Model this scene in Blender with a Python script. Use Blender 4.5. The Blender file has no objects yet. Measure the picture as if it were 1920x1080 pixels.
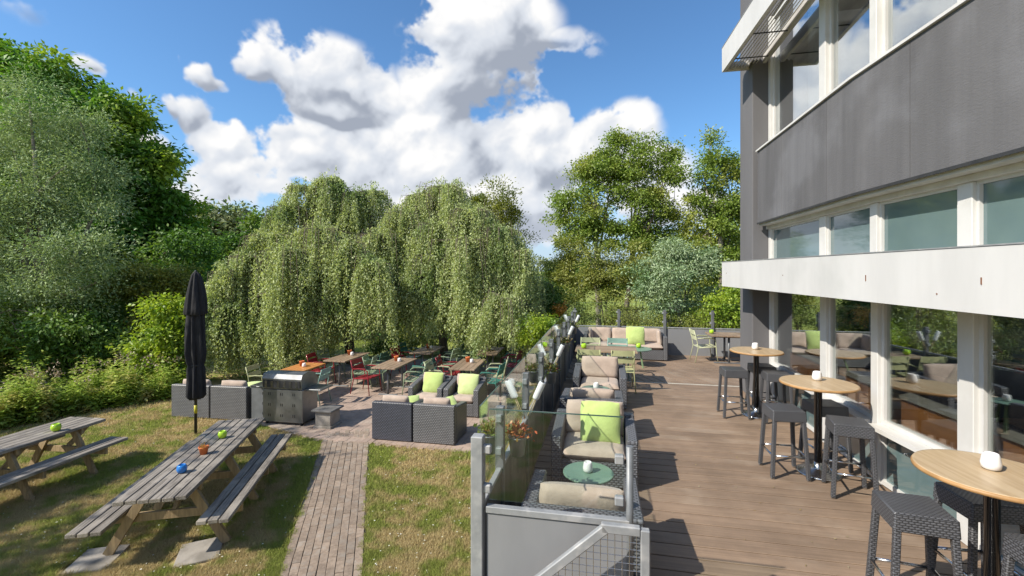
import bpy, bmesh, math, random
import numpy as np
from mathutils import Vector, Matrix
random.seed(7); rng = np.random.default_rng(11)
scene = bpy.context.scene
C = scene.collection
PI = math.pi

# ------------------------------------------------------------------ camera
F = 853.0; CX = 960.0; HY = 508.0; CAMZ = 3.2; DZ = 0.75     # focal length in photo pixels, horizon row, eye and deck heights
cam_d = bpy.data.cameras.new('camera'); cam = bpy.data.objects.new('camera', cam_d); C.objects.link(cam)
cam.location = (0, 0, CAMZ); cam.rotation_euler = (math.radians(90), 0, 0)
cam_d.sensor_width = 36; cam_d.lens = 36*F/1920
cam_d.shift_y = -(540-HY)/1920
cam_d.clip_start = 0.05; cam_d.clip_end = 6000
scene.camera = cam
scene.render.resolution_x = 1024; scene.render.resolution_y = 576
cy = scene.cycles
cy.max_bounces = 6; cy.diffuse_bounces = 2; cy.glossy_bounces = 3; cy.transmission_bounces = 3; cy.transparent_max_bounces = 10
cy.caustics_reflective = False; cy.caustics_refractive = False; cy.sample_clamp_indirect = 6.0
cy.use_adaptive_sampling = True; cy.adaptive_threshold = 0.01
cy.use_denoising = True

# ------------------------------------------------------------------ light
SUN_AZ = (-0.89, -0.456); SUN_EL = math.radians(41)
SUN_STRENGTH = 4.6; SKY_STRENGTH = 0.13; EXPOSURE = 0.48
SKY_TINT = (.61, .86, 1.03); CLOUD_SHADE = (.27, .30, .36); CLOUD_MID = (.53, .56, .61); CLOUD_LIT = (.73, .725, .72)
s_dir = Vector((SUN_AZ[0]*math.cos(SUN_EL), SUN_AZ[1]*math.cos(SUN_EL), math.sin(SUN_EL))).normalized()
sun_d = bpy.data.lights.new('sun', 'SUN'); sun = bpy.data.objects.new('sun', sun_d); C.objects.link(sun)
sun_d.energy = SUN_STRENGTH; sun_d.angle = math.radians(0.6); sun_d.color = (1.0, 0.93, 0.82)
sun.rotation_euler = s_dir.to_track_quat('Z', 'Y').to_euler(); sun.location = s_dir*60
scene.view_settings.view_transform = 'Standard'; scene.view_settings.look = 'None'
scene.view_settings.exposure = EXPOSURE; scene.view_settings.gamma = 1.0

class NT:
    """tiny helper to wire node trees"""
    def __init__(s, tree): s.t = tree; s.n = tree.nodes; s.l = tree.links
    def new(s, typ, **kw):
        n = s.n.new(typ)
        for k, v in kw.items(): setattr(n, k, v)
        return n
    def link(s, a, b): s.l.new(a, b)
    def put(s, sock, v):
        if hasattr(v, 'is_linked') or isinstance(v, bpy.types.NodeSocket): s.l.new(v, sock)
        else: sock.default_value = v
    def math(s, op, a, b=None, c=None, clamp=False):
        n = s.new('ShaderNodeMath', operation=op, use_clamp=clamp)
        s.put(n.inputs[0], a)
        if b is not None: s.put(n.inputs[1], b)
        if c is not None: s.put(n.inputs[2], c)
        return n.outputs[0]
    def vmath(s, op, a, b=None):
        n = s.new('ShaderNodeVectorMath', operation=op); s.put(n.inputs[0], a)
        if b is not None: s.put(n.inputs[1], b)
        return n.outputs['Value'] if op in ('DOT_PRODUCT', 'LENGTH') else n.outputs[0]
    def mix(s, f, a, b, typ='MIX'):
        n = s.new('ShaderNodeMix', data_type='RGBA', blend_type=typ)
        s.put(n.inputs[0], f)
        for sock, v in ((n.inputs[6], a), (n.inputs[7], b)):
            if isinstance(v, (tuple, list)) and len(v) == 3: v = (*v, 1)
            s.put(sock, v)
        return n.outputs[2]
    def noise(s, vec, scale, detail=4, rough=0.55, lac=2.0, dist=0.0):
        n = s.new('ShaderNodeTexNoise'); s.put(n.inputs['Vector'], vec)
        n.inputs['Scale'].default_value = scale; n.inputs['Detail'].default_value = detail
        n.inputs['Roughness'].default_value = rough; n.inputs['Lacunarity'].default_value = lac
        n.inputs['Distortion'].default_value = dist
        return n.outputs[0]
    def maprange(s, v, a, b, c=0.0, d=1.0, smooth=True):
        n = s.new('ShaderNodeMapRange', interpolation_type='SMOOTHSTEP' if smooth else 'LINEAR')
        s.put(n.inputs[0], v)
        for i, x in enumerate((a, b, c, d)): s.put(n.inputs[i+1], x)
        return n.outputs[0]
    def comb(s, x, y, z):
        n = s.new('ShaderNodeCombineXYZ'); s.put(n.inputs[0], x); s.put(n.inputs[1], y); s.put(n.inputs[2], z); return n.outputs[0]
    def sep(s, v):
        n = s.new('ShaderNodeSeparateXYZ'); s.put(n.inputs[0], v); return n.outputs

# ---- sky: Nishita with cumulus clouds computed here (direction space: azimuth, tangent of elevation)
def cloud_blobs():
    def b(px, py, rx, ry, w=1.0):
        A = math.atan((px-CX)/F); E = (HY-py)/F*math.cos(A)
        return (A, E, rx/F*math.cos(A)**2, ry/F*math.cos(A), w)
    return [b(600,150,165,90), b(690,175,85,65), b(500,125,75,60), b(640,215,120,30), b(385,165,70,45,.8), b(340,120,30,40,.42), b(905,45,120,130), b(880,170,115,110), b(1045,75,60,28,.55), b(1090,95,26,14,.45),
            b(850,290,160,110), b(720,320,190,85), b(590,310,150,75), b(350,240,80,66,1.3), b(305,225,55,48,1.2), b(410,300,115,75,1.3), b(440,360,220,75,1.2), b(260,300,90,70,1.2), b(1000,330,120,90), b(985,255,70,55),
            b(1165,235,75,58), b(1120,290,100,65), b(1060,330,90,60), b(145,130,52,32,.85), b(210,185,60,36,.6), b(20,12,60,26,.42),
            b(700,400,480,80,.95), b(1150,400,260,60,.75), b(300,400,300,70,.8), b(560,260,110,50,.85), b(980,410,160,60), b(480,335,130,60), b(370,345,120,60), b(1180,320,120,60,.8), b(900,420,260,60),
            b(-250,260,240,120), b(1650,330,260,110), b(700,-330,300,130), b(2150,-120,280,150), b(-420,-60,230,120,.9)]
def smoothstep(a, b_, x):
    t = np.clip((x-a)/(b_-a), 0, 1); return t*t*(3-2*t)
def cloud_image(WD_=3600, HT=900):
    r_ = np.random.default_rng(5)
    az = ((np.arange(WD_)+.5)/WD_-.5)*2*PI; el = (np.arange(HT)+.5)/HT*(PI/2)
    A, E = np.meshgrid(az.astype(np.float32), np.tan(np.minimum(el, 1.35)).astype(np.float32))
    U = A/(2*PI)+.5
    def vnoise(fx, x, y, seed):
        """value noise, periodic in azimuth with fx cells"""
        g = np.random.default_rng(seed).random((256, fx)).astype(np.float32)
        X, Y_ = x*fx, y*fx/(2*PI); xi, yi = np.floor(X).astype(np.int32), np.floor(Y_).astype(np.int32)
        tx, ty = X-xi, Y_-yi; tx = tx*tx*(3-2*tx); ty = ty*ty*(3-2*ty)
        x0, x1, y0, y1 = xi % fx, (xi+1) % fx, yi % 256, (yi+1) % 256
        return (g[y0, x0]*(1-tx)+g[y0, x1]*tx)*(1-ty)+(g[y1, x0]*(1-tx)+g[y1, x1]*tx)*ty
    def fbm(f, octs, seed, gain=.5, x=None, y=None):
        x = U if x is None else x; y = E if y is None else y
        t = 0; a_ = 1.0; n_ = 0
        for o in range(octs): t = t+a_*vnoise(f*2**o, x, y, seed+o); n_ += a_; a_ *= gain
        return t/n_
    def worley(fx, x, y, seed):
        g = np.random.default_rng(seed).random((2, 128, fx)).astype(np.float32)
        X, Y_ = x*fx, y*fx/(2*PI); xi, yi = np.floor(X).astype(np.int32), np.floor(Y_).astype(np.int32); fxx, fyy = X-xi, Y_-yi
        best = np.full(X.shape, 9., np.float32)
        for dx in (-1, 0, 1):
            for dy in (-1, 0, 1):
                cx, cy_ = (xi+dx) % fx, (yi+dy) % 128
                best = np.minimum(best, (dx+g[0][cy_, cx]-fxx)**2+(dy+g[1][cy_, cx]-fyy)**2)
        return 1-np.minimum(np.sqrt(best), 1.)
    wx, wy = fbm(26, 5, 1)-.5, fbm(26, 5, 40)-.5
    A2, E2 = A+wx*.13, E+wy*.13; U2 = U+wx*.012; Ew = E+wy*.07
    best = np.zeros_like(A); op = np.full_like(A, 1e-4); base = np.zeros_like(A); wt = np.full_like(A, 1e-4)
    for (a, e, ra, re, w_) in cloud_blobs():
        dx, dy = (A2-a)/ra, (E2-e)/re; m_ = np.maximum(1.3-np.sqrt(dx*dx+dy*dy), 0)*w_
        best = np.maximum(best, m_); k = m_**2; base += k*dy; wt += k; op += k*w_
    base /= wt; op /= wt
    far = smoothstep(1.35, 1.7, np.abs(A)); best = np.maximum(best, far*smoothstep(.44, .66, fbm(7, 3, 77))*.85); op = np.maximum(op, far)
    puff = .50*worley(40, U2, Ew, 3)+.32*worley(88, U2, Ew, 4)+.18*worley(190, U2, Ew, 6)
    n1 = fbm(36, 7, 90, .60); nw = fbm(60, 5, 210, .6, U2+wx*.02, Ew)
    d = best+.80*(puff-.50)+2.6*(n1-.5)-.30
    mask = smoothstep(-.08, .25, d+1.4*(nw-.5))*smoothstep(.0, .35, best)*smoothstep(.15, .80, op)
    def blur(x, r):
        c = np.cumsum(np.pad(x, ((0, 0), (r+1, r)), mode='wrap'), 1); x = (c[:, 2*r+1:]-c[:, :-2*r-1])/(2*r+1)
        c = np.cumsum(np.pad(x, ((r+1, r), (0, 0)), mode='edge'), 0); return (c[2*r+1:]-c[:-2*r-1])/(2*r+1)
    # soft relief: thickness as a height field lit from the upper left; flat bases lie in their own shade
    hc = np.clip(d+.1, 0, 1.3); h = blur(hc, 1)*.40+blur(hc, 7)*.8
    gx = (np.roll(h, -3, 1)-np.roll(h, 3, 1)); gy = np.zeros_like(h); gy[3:-3] = h[6:]-h[:-6]
    k = 2.6; nz = 1/np.sqrt(1+(k*gx)**2+(k*gy)**2); lam = np.clip((k*gx*.50-k*gy*.55+.66)*nz, 0, 1)
    up = np.zeros_like(h)
    for q in range(1, 15):
        s_ = q*5; sh = np.zeros_like(h); sh[:-s_] = np.clip(d[s_:], 0, .8); up += np.roll(sh, q*2, 1)
    occ = np.exp(-blur(up, 4)*.14)
    bottom = smoothstep(-.80, .40, base+.9*(fbm(30, 4, 60)-.5))
    lit = np.clip(.36*lam/.66+.20*occ+.50*bottom-.11+1.0*(fbm(18, 6, 130)-.5)+.30*(puff-.5)+.8*(nw-.5), 0, 1)
    thin = smoothstep(.0, .45, d); lit = lit*thin+.70*(1-thin)
    px = np.zeros((HT, WD_, 4), np.float32); px[..., 0] = lit; px[..., 1] = mask; px[..., 3] = 1
    im = bpy.data.images.new('clouds', WD_, HT, float_buffer=True, is_data=True); im.pixels.foreach_set(px.ravel()); im.update(); im.pack(); return im
def build_world():
    w = bpy.data.worlds.new('World'); scene.world = w; w.use_nodes = True
    w.cycles.sampling_method = 'MANUAL'; w.cycles.sample_map_resolution = 512
    nt = NT(w.node_tree); nt.n.clear()
    sky = nt.new('ShaderNodeTexSky', sky_type='NISHITA', sun_disc=False)
    sky.sun_elevation = SUN_EL; sky.sun_rotation = math.atan2(s_dir.x, s_dir.y)
    sky.air_density = 1.0; sky.dust_density = 0.4; sky.ozone_density = 2.2
    tc = nt.new('ShaderNodeTexCoord'); x, y, z = nt.sep(tc.outputs['Generated'])
    u = nt.math('ADD', nt.math('MULTIPLY', nt.math('ARCTAN2', x, y), 1/(2*PI)), .5)
    e = nt.math('ARCSINE', z); vv = nt.math('MULTIPLY', nt.math('MAXIMUM', e, .0005), 2/PI)
    im = nt.new('ShaderNodeTexImage', extension='EXTEND'); im.image = cloud_image(); nt.link(nt.comb(u, vv, 0), im.inputs[0])
    lit, mask, _ = nt.sep(im.outputs[0])
    col = nt.mix(nt.maprange(lit, .18, .62), CLOUD_SHADE, CLOUD_MID)
    col = nt.mix(nt.maprange(lit, .55, .90), col, CLOUD_LIT)
    low = nt.maprange(e, .0, .20, 1.0, 0.0)
    col = nt.mix(nt.math('MULTIPLY', low, .35), col, (.66, .71, .80))
    emit = nt.mix(1.0, col, (1/SKY_STRENGTH,)*3, 'MULTIPLY')
    skyc = nt.mix(1.0, sky.outputs[0], SKY_TINT, 'MULTIPLY')
    skyc = nt.mix(nt.maprange(e, .0, .26, .9, 0.0), skyc, (.42/SKY_STRENGTH, .52/SKY_STRENGTH, .64/SKY_STRENGTH))
    fin = nt.mix(nt.math('MULTIPLY', mask, nt.maprange(e, -.01, .012)), skyc, emit)
    bg = nt.new('ShaderNodeBackground'); nt.link(fin, bg.inputs[0]); bg.inputs[1].default_value = SKY_STRENGTH
    out = nt.new('ShaderNodeOutputWorld'); nt.link(bg.outputs[0], out.inputs[0])
build_world()

# ------------------------------------------------------------------ coordinates
def W(px, py, z=0.0):
    """photo pixel on the horizontal plane z -> place"""
    Y = F*(CAMZ-z)/(py-HY); return Vector(((px-CX)/F*Y, Y, z))
def WD(px, py, Y):
    """photo pixel at a known distance Y"""
    return Vector(((px-CX)/F*Y, Y, CAMZ-(py-HY)/F*Y))
AX = math.atan(0.2); ca, sa = math.cos(AX), math.sin(AX); RZ = -AX     # the axis of the building, deck and terrace
def B(u, v, z=0.0): return Vector((u*ca+v*sa, -u*sa+v*ca, z))

# ------------------------------------------------------------------ mesh helpers
class MB:
    def __init__(s): s.v = []; s.f = []; s.sm = []
    def add(s, vs, fs, smooth=False):
        o = len(s.v); s.v += [tuple(p) for p in vs]
        for f in fs: s.f.append(tuple(i+o for i in f)); s.sm.append(smooth)
        return s
    def box(s, c, d, rot=None, ch=0.0):
        """box with centre c, size d and optional chamfer ch"""
        hx, hy, hz = d[0]/2, d[1]/2, d[2]/2
        if ch <= 0:
            vs = [Vector((x*hx, y*hy, z*hz)) for x in (-1,1) for y in (-1,1) for z in (-1,1)]
            fs = [(0,1,3,2),(4,6,7,5),(0,4,5,1),(2,3,7,6),(0,2,6,4),(1,5,7,3)]
        else:
            ch = min(ch, hx*.9, hy*.9, hz*.9); vs = []; idx = {}
            for x in (-1,1):
                for y in (-1,1):
                    for z in (-1,1):
                        for k in range(3):
                            p = [x*(hx-ch), y*(hy-ch), z*(hz-ch)]; p[k] = (x*hx, y*hy, z*hz)[k]
                            idx[(x,y,z,k)] = len(vs); vs.append(Vector(p))
            fs = []
            for k in range(3):
                a, b = [(1,2),(2,0),(0,1)][k]
                for sgn in (-1,1):
                    q = []
                    for (sa_, sb_) in ((-1,-1),(1,-1),(1,1),(-1,1)):
                        c3 = [0,0,0]; c3[k] = sgn; c3[a] = sa_; c3[b] = sb_; q.append(idx[(*c3, k)])
                    fs.append(tuple(q if sgn > 0 else q[::-1]))
                for sa_ in (-1,1):
                    for sb_ in (-1,1):
                        c0 = [0,0,0]; c0[k] = -1; c0[a] = sa_; c0[b] = sb_; c1 = c0[:]; c1[k] = 1
                        q = [idx[(*c0,a)], idx[(*c1,a)], idx[(*c1,b)], idx[(*c0,b)]]
                        fs.append(tuple(q if sa_*sb_ < 0 else q[::-1]))
            for x in (-1,1):
                for y in (-1,1):
                    for z in (-1,1):
                        q = [idx[(x,y,z,0)], idx[(x,y,z,1)], idx[(x,y,z,2)]]
                        fs.append(tuple(q if x*y*z > 0 else q[::-1]))
        if rot is not None:
            R = rot if isinstance(rot, Matrix) else Matrix.Rotation(rot, 3, 'Z'); vs = [R @ p for p in vs]
        c = Vector(c); return s.add([p+c for p in vs], fs)
    def bar(s, a, b, w, h, ch=0.0, up=(0,0,1)):
        """rectangular bar from a to b: w across, h in the up direction"""
        a, b = Vector(a), Vector(b); z = (b-a); L = z.length; z.normalize()
        x = Vector(up).cross(z)
        if x.length < 1e-4: x = Vector((1,0,0)).cross(z)
        x.normalize(); y = z.cross(x)
        return s.box((a+b)/2, (w, h, L), Matrix((x, y, z)).transposed(), ch)
    def tube(s, pts, r, n=8, caps=True, smooth=True):
        pts = [Vector(p) for p in pts]; m = len(pts)
        rs = r if isinstance(r, (list, tuple)) else [r]*m
        t0 = (pts[1]-pts[0]).normalized(); up = Vector((0,0,1)) if abs(t0.z) < .9 else Vector((1,0,0))
        x = up.cross(t0).normalized(); vs = []
        for i, p in enumerate(pts):
            t = (pts[min(i+1, m-1)]-pts[max(i-1, 0)]).normalized()
            x = (x - t*x.dot(t)).normalized(); y = t.cross(x)
            for k in range(n):
                a = 2*PI*k/n; vs.append(p + (x*math.cos(a)+y*math.sin(a))*rs[i])
        fs = [(i*n+k, i*n+(k+1) % n, (i+1)*n+(k+1) % n, (i+1)*n+k) for i in range(m-1) for k in range(n)]
        s.add(vs, fs, smooth)
        if caps:
            o = len(s.v)-len(vs)
            s.f.append(tuple(o+k for k in range(n))[::-1]); s.sm.append(False)
            s.f.append(tuple(o+(m-1)*n+k for k in range(n))); s.sm.append(False)
        return s
    def lathe(s, prof, n=24, c=(0,0,0), mod=None, smooth=True):
        """prof: list of (r, z); mod(angle, z) scales the radius"""
        vs = []; c = Vector(c)
        for (r, z) in prof:
            for k in range(n):
                a = 2*PI*k/n; rr = r*(mod(a, z) if mod else 1); vs.append(c+Vector((rr*math.cos(a), rr*math.sin(a), z)))
        m = len(prof)
        fs = [(i*n+k, i*n+(k+1) % n, (i+1)*n+(k+1) % n, (i+1)*n+k) for i in range(m-1) for k in range(n)]
        s.add(vs, fs, smooth); o = len(s.v)-len(vs)
        s.f.append(tuple(o+k for k in range(n))[::-1]); s.sm.append(False)
        s.f.append(tuple(o+(m-1)*n+k for k in range(n))); s.sm.append(False)
        return s
    def prism(s, poly, z0, z1):
        n = len(poly); vs = [(x, y, z0) for x, y in poly]+[(x, y, z1) for x, y in poly]
        fs = [tuple(range(n))[::-1], tuple(range(n, 2*n))]+[(i, (i+1) % n, n+(i+1) % n, n+i) for i in range(n)]
        return s.add(vs, fs)
    def cushion(s, c, d, rot=None, n=10, pw=6, soft=.55):
        """soft box: size d, thickness along local z, rounded and bulged"""
        hx, hy, hz = d[0]/2, d[1]/2, d[2]/2; vs = []; fs = []
        def col(u):  return math.copysign(1-(1-abs(u))**1.6, u)
        for side in (1, -1):
            for i in range(n+1):
                for j in range(n+1):
                    u = col(-1+2*i/n); v = col(-1+2*j/n)
                    e = max(0, (1-abs(u)**pw)*(1-abs(v)**pw))
                    z = hz*(e**soft)*(1+.10*math.sin(3.1*u+2.3*v+hx*40)*math.sin(4.3*v-1.7*u+hy*31)); k = 1-.03*(abs(u*v))**2+.012*math.sin(7*u+5*v)
                    vs.append(Vector((u*hx*k, v*hy*k, side*z)))
        m = (n+1)*(n+1)
        for i in range(n):
            for j in range(n):
                a = i*(n+1)+j; q = (a, a+n+1, a+n+2, a+1); fs.append(q); fs.append(tuple(m+t for t in q[::-1]))
        if rot is not None: vs = [rot @ p for p in vs]
        c = Vector(c); return s.add([p+c for p in vs], fs, True)
    def build(s, name, mat, parent=None, org=(0,0,0), smooth=None):
        me = bpy.data.meshes.new(name)
        o3 = Vector(org); me.from_pydata([tuple(Vector(p)-o3) for p in s.v] if o3.length > 0 else s.v, [], s.f)
        if any(s.sm): me.polygons.foreach_set('use_smooth', s.sm)
        me.materials.append(mat); me.update()
        o = bpy.data.objects.new(name, me); C.objects.link(o)
        if parent is not None: o.parent = parent
        return o
def tag(o, label=None, cat=None, group=None, kind=None):
    if label: o['label'] = label
    if cat: o['category'] = cat
    if group: o['group'] = group
    if kind: o['kind'] = kind
    return o
def thing(name, label, cat, loc=(0,0,0), rotz=0.0, group=None):
    o = bpy.data.objects.new(name, None); C.objects.link(o); o.empty_display_size = .1
    o.location = loc; o.rotation_euler = (0, 0, rotz); return tag(o, label, cat, group)
def struct(name, loc=(0,0,0), rotz=0.0):
    o = bpy.data.objects.new(name, None); C.objects.link(o); o.location = loc; o.rotation_euler = (0,0,rotz); o['kind'] = 'structure'; return o
def dup(root, loc, rotz, label, group=None, mats=None):
    """a copy of a thing with copies of its parts and sub-parts; mats swaps materials by name"""
    def one(o, parent):
        c = o.copy(); C.objects.link(c); c.parent = parent
        if mats and c.type == 'MESH' and c.data.materials and c.data.materials[0].name in mats:
            key = (c.data.name, mats[c.data.materials[0].name].name)
            if key not in one.cache:
                d = c.data.copy(); d.materials[0] = mats[c.data.materials[0].name]; one.cache[key] = d
            c.data = one.cache[key]
        for ch in list(o.children): one(ch, c)
        return c
    one.cache = dup.cache
    r = one(root, None); r.location = loc; r.rotation_euler = (0, 0, rotz); r['label'] = label
    if group: r['group'] = group
    return r
dup.cache = {}
def piece(name, me, parent, loc=(0,0,0), rot=(0,0,0), scale=(1,1,1)):
    o = bpy.data.objects.new(name, me); C.objects.link(o); o.parent = parent
    o.location = loc; o.rotation_euler = rot; o.scale = scale; return o

# ------------------------------------------------------------------ materials
MATS = {}
def newmat(name):
    m = bpy.data.materials.new(name); m.use_nodes = True; nt = NT(m.node_tree); nt.n.clear()
    out = nt.new('ShaderNodeOutputMaterial'); MATS[name] = m; return m, nt, out
def coords(nt, kind):
    if kind == 'World': return nt.new('ShaderNodeNewGeometry').outputs['Position']
    return nt.new('ShaderNodeTexCoord').outputs[kind]
def stretch(nt, v, s):
    return nt.vmath('MULTIPLY', v, tuple(s))
def pbr(name, c1, c2=None, scale=4.0, st=(1,1,1), rough=.6, bump=0.0, bscale=None, bst=None, metal=0.0, spec=.4, kind='Object',
        detail=6, lo=.35, hi=.65, perobj=0.0, c3=None, s3=1.2, rvar=.1, coat=0.0, sheen=0.0, bdist=.01, wear=None):
    m, nt, out = newmat(name); v = coords(nt, kind)
    if perobj:
        oi = nt.new('ShaderNodeObjectInfo')
        v = nt.vmath('ADD', v, nt.vmath('MULTIPLY', nt.comb(oi.outputs['Random'], oi.outputs['Random'], oi.outputs['Random']), (37., 71., 13.)))
    vs = stretch(nt, v, st); n = nt.noise(vs, scale, detail)
    f = nt.maprange(n, lo, hi)
    col = nt.mix(f, c1, c2 if c2 else tuple(x*.82 for x in c1))
    if c3: col = nt.mix(nt.maprange(nt.noise(v, s3, 4), .5, .68), col, c3)
    if perobj:
        k = nt.math('ADD', 1-perobj, nt.math('MULTIPLY', oi.outputs['Random'], 2*perobj))
        col = nt.mix(1.0, col, nt.comb(k, k, k), 'MULTIPLY')
    if wear:   # stains and wear with a shape of their own, running across all pieces
        wv = stretch(nt, coords(nt, 'World'), wear[1]); k = nt.maprange(nt.noise(wv, wear[0], 6, .62), .32, .68, wear[2], wear[3])
        col = nt.mix(1.0, col, nt.comb(k, k, k), 'MULTIPLY')
    p = nt.new('ShaderNodeBsdfPrincipled'); nt.link(col, p.inputs['Base Color'])
    nt.link(nt.math('ADD', rough-rvar/2, nt.math('MULTIPLY', nt.noise(v, scale*1.7, 3), rvar)), p.inputs['Roughness'])
    p.inputs['Metallic'].default_value = metal; p.inputs['Specular IOR Level'].default_value = spec
    p.inputs['Coat Weight'].default_value = coat; p.inputs['Sheen Weight'].default_value = sheen
    if bump:
        b = nt.new('ShaderNodeBump'); b.inputs['Strength'].default_value = bump; b.inputs['Distance'].default_value = bdist
        nt.link(nt.noise(stretch(nt, v, bst or st), bscale or scale*3, 5, .6), b.inputs['Height']); nt.link(b.outputs[0], p.inputs['Normal'])
    nt.link(p.outputs[0], out.inputs[0]); return m
def rattan(name, c, p=.016, q=.034, depth=.004):
    """woven strands: rows and columns picked by the face direction"""
    m, nt, out = newmat(name); tc = nt.new('ShaderNodeTexCoord'); x, y, z = nt.sep(tc.outputs['Object']); nx, ny, nz = nt.sep(tc.outputs['Normal'])
    fz = nt.math('GREATER_THAN', nt.math('ABSOLUTE', nz), .6); fx = nt.math('GREATER_THAN', nt.math('ABSOLUTE', nx), .6)
    row = nt.math('ADD', nt.math('MULTIPLY', fz, y), nt.math('MULTIPLY', nt.math('SUBTRACT', 1.0, fz), z))
    col = nt.math('ADD', nt.math('MULTIPLY', fx, y), nt.math('MULTIPLY', nt.math('SUBTRACT', 1.0, fx), x))
    r = nt.math('DIVIDE', row, p); k = nt.math('DIVIDE', col, q)
    par = nt.math('MODULO', nt.math('ABSOLUTE', nt.math('FLOOR', r)), 2.0)
    h = nt.math('ABSOLUTE', nt.math('SINE', nt.math('MULTIPLY', nt.math('ADD', k, nt.math('MULTIPLY', par, .5)), PI)))
    g = nt.math('POWER', nt.math('ABSOLUTE', nt.math('SINE', nt.math('MULTIPLY', r, PI))), .5)
    hh = nt.math('MULTIPLY', nt.math('ADD', .35, nt.math('MULTIPLY', h, .65)), g)
    oi = nt.new('ShaderNodeObjectInfo')
    col_ = nt.mix(nt.noise(tc.outputs['Object'], 9, 4), tuple(a*.9 for a in c), tuple(a*1.5 for a in c))
    col_ = nt.mix(nt.maprange(hh, .25, .75), tuple(a*.22 for a in c), col_)
    pr = nt.new('ShaderNodeBsdfPrincipled'); nt.link(col_, pr.inputs['Base Color']); pr.inputs['Roughness'].default_value = .42
    b = nt.new('ShaderNodeBump'); b.inputs['Strength'].default_value = .9; b.inputs['Distance'].default_value = depth
    nt.link(hh, b.inputs['Height']); nt.link(b.outputs[0], pr.inputs['Normal'])
    nt.link(pr.outputs[0], out.inputs[0]); return m
def leafmat(name, a, b, c=None, trans=.32, gloss=.05, clump=.9):
    """leaf colours differ leaf by leaf and bough by bough"""
    m, nt, out = newmat(name); geo = nt.new('ShaderNodeNewGeometry'); r = geo.outputs['Random Per Island']
    col = nt.mix(r, a, b)
    if c: col = nt.mix(nt.maprange(nt.noise(geo.outputs['Position'], clump, 3), .48, .66), col, c)
    k = nt.math('ADD', .72, nt.math('MULTIPLY', nt.math('FRACT', nt.math('MULTIPLY', r, 17.3)), .56))
    col = nt.mix(1.0, col, nt.comb(k, k, k), 'MULTIPLY')
    d = nt.new('ShaderNodeBsdfDiffuse'); nt.link(col, d.inputs[0])
    t = nt.new('ShaderNodeBsdfTranslucent'); nt.link(nt.mix(1.0, col, (1.25, 1.3, .65), 'MULTIPLY'), t.inputs[0])
    m1 = nt.new('ShaderNodeMixShader'); m1.inputs[0].default_value = trans; nt.link(d.outputs[0], m1.inputs[1]); nt.link(t.outputs[0], m1.inputs[2])
    gl = nt.new('ShaderNodeBsdfGlossy'); gl.inputs['Roughness'].default_value = .5; gl.inputs[0].default_value = (.9, .95, .9, 1)
    m2 = nt.new('ShaderNodeMixShader'); m2.inputs[0].default_value = gloss; nt.link(m1.outputs[0], m2.inputs[1]); nt.link(gl.outputs[0], m2.inputs[2])
    nt.link(m2.outputs[0], out.inputs[0]); return m
def glassmat(name, tint=(.93, .97, .95), gain=1.6, rough=0.0, add=.03):
    """thin pane: see-through with Fresnel reflection"""
    m, nt, out = newmat(name); geo = nt.new('ShaderNodeNewGeometry')
    c = nt.math('ABSOLUTE', nt.vmath('DOT_PRODUCT', geo.outputs['Normal'], geo.outputs['Incoming']))
    fr = nt.math('ADD', .04, nt.math('MULTIPLY', .96, nt.math('POWER', nt.math('SUBTRACT', 1.0, c), 5.0)))
    f = nt.math('ADD', add, nt.math('MULTIPLY', fr, gain), clamp=True)
    t = nt.new('ShaderNodeBsdfTransparent'); t.inputs[0].default_value = (*tint, 1)
    g = nt.new('ShaderNodeBsdfGlossy'); g.inputs['Roughness'].default_value = rough; g.inputs[0].default_value = (.95, .98, 1, 1)
    mx = nt.new('ShaderNodeMixShader'); nt.link(f, mx.inputs[0]); nt.link(t.outputs[0], mx.inputs[1]); nt.link(g.outputs[0], mx.inputs[2])
    nt.link(mx.outputs[0], out.inputs[0]); return m

white_paint = pbr('white_paint', (.64, .632, .61), (.585, .576, .552), 3, rough=.45, bump=.05, bscale=30, c3=(.58, .57, .545), s3=2.2)
fascia_paint = pbr('fascia_paint', (.60, .595, .587), (.565, .56, .552), 1.4, st=(1,1,.35), rough=.55, bump=.06, bscale=18, c3=(.53, .53, .52), s3=1.0, wear=(1.6, (1, 1, .25), .93, 1.03))
grey_render = pbr('grey_render', (.124, .122, .127), (.107, .105, .110), 2.2, st=(1,1,.22), rough=.85, bump=.30, bscale=26, bst=(1,1,2.6), c3=(.155, .155, .165), s3=.7, bdist=.012, wear=(2.4, (1, 1, .06), .88, 1.14))
grey_column = pbr('grey_column', (.142, .139, .145), (.124, .121, .126), 1.2, st=(1,1,.3), rough=.8, bump=.12, bscale=60)
frame_beige = pbr('frame_beige', (.60, .57, .50), (.52, .49, .43), 5, rough=.5)
slat_white = pbr('slat_white', (.60, .58, .54), (.45, .43, .40), 3, rough=.5, st=(3,.4,3))
dark_metal = pbr('dark_metal', (.05, .05, .052), (.035, .035, .037), 6, rough=.45, metal=.3)
galv = pbr('galv_grey', (.20, .21, .22), (.16, .168, .178), 7, rough=.48, metal=.35, bump=.05, bscale=40)
galv_light = pbr('galv_light', (.30, .31, .32), (.25, .26, .27), 9, rough=.55, metal=.15, c3=(.38, .38, .38), s3=8)
panel_grey = pbr('panel_grey', (.25, .255, .265), (.215, .22, .23), 1.6, st=(1,1,.4), rough=.6, bump=.06, bscale=14)
panel_dark = pbr('panel_dark', (.10, .105, .115), (.065, .068, .075), 3.0, st=(3,3,.25), rough=.6, bump=.15, bscale=12, bst=(4,4,.2), c3=(.16, .155, .15), s3=3)
steel = pbr('steel', (.62, .62, .61), (.50, .50, .50), 12, rough=.22, metal=1.0)
chrome = pbr('chrome', (.72, .72, .72), (.6, .6, .6), 20, rough=.14, metal=1.0)
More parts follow.
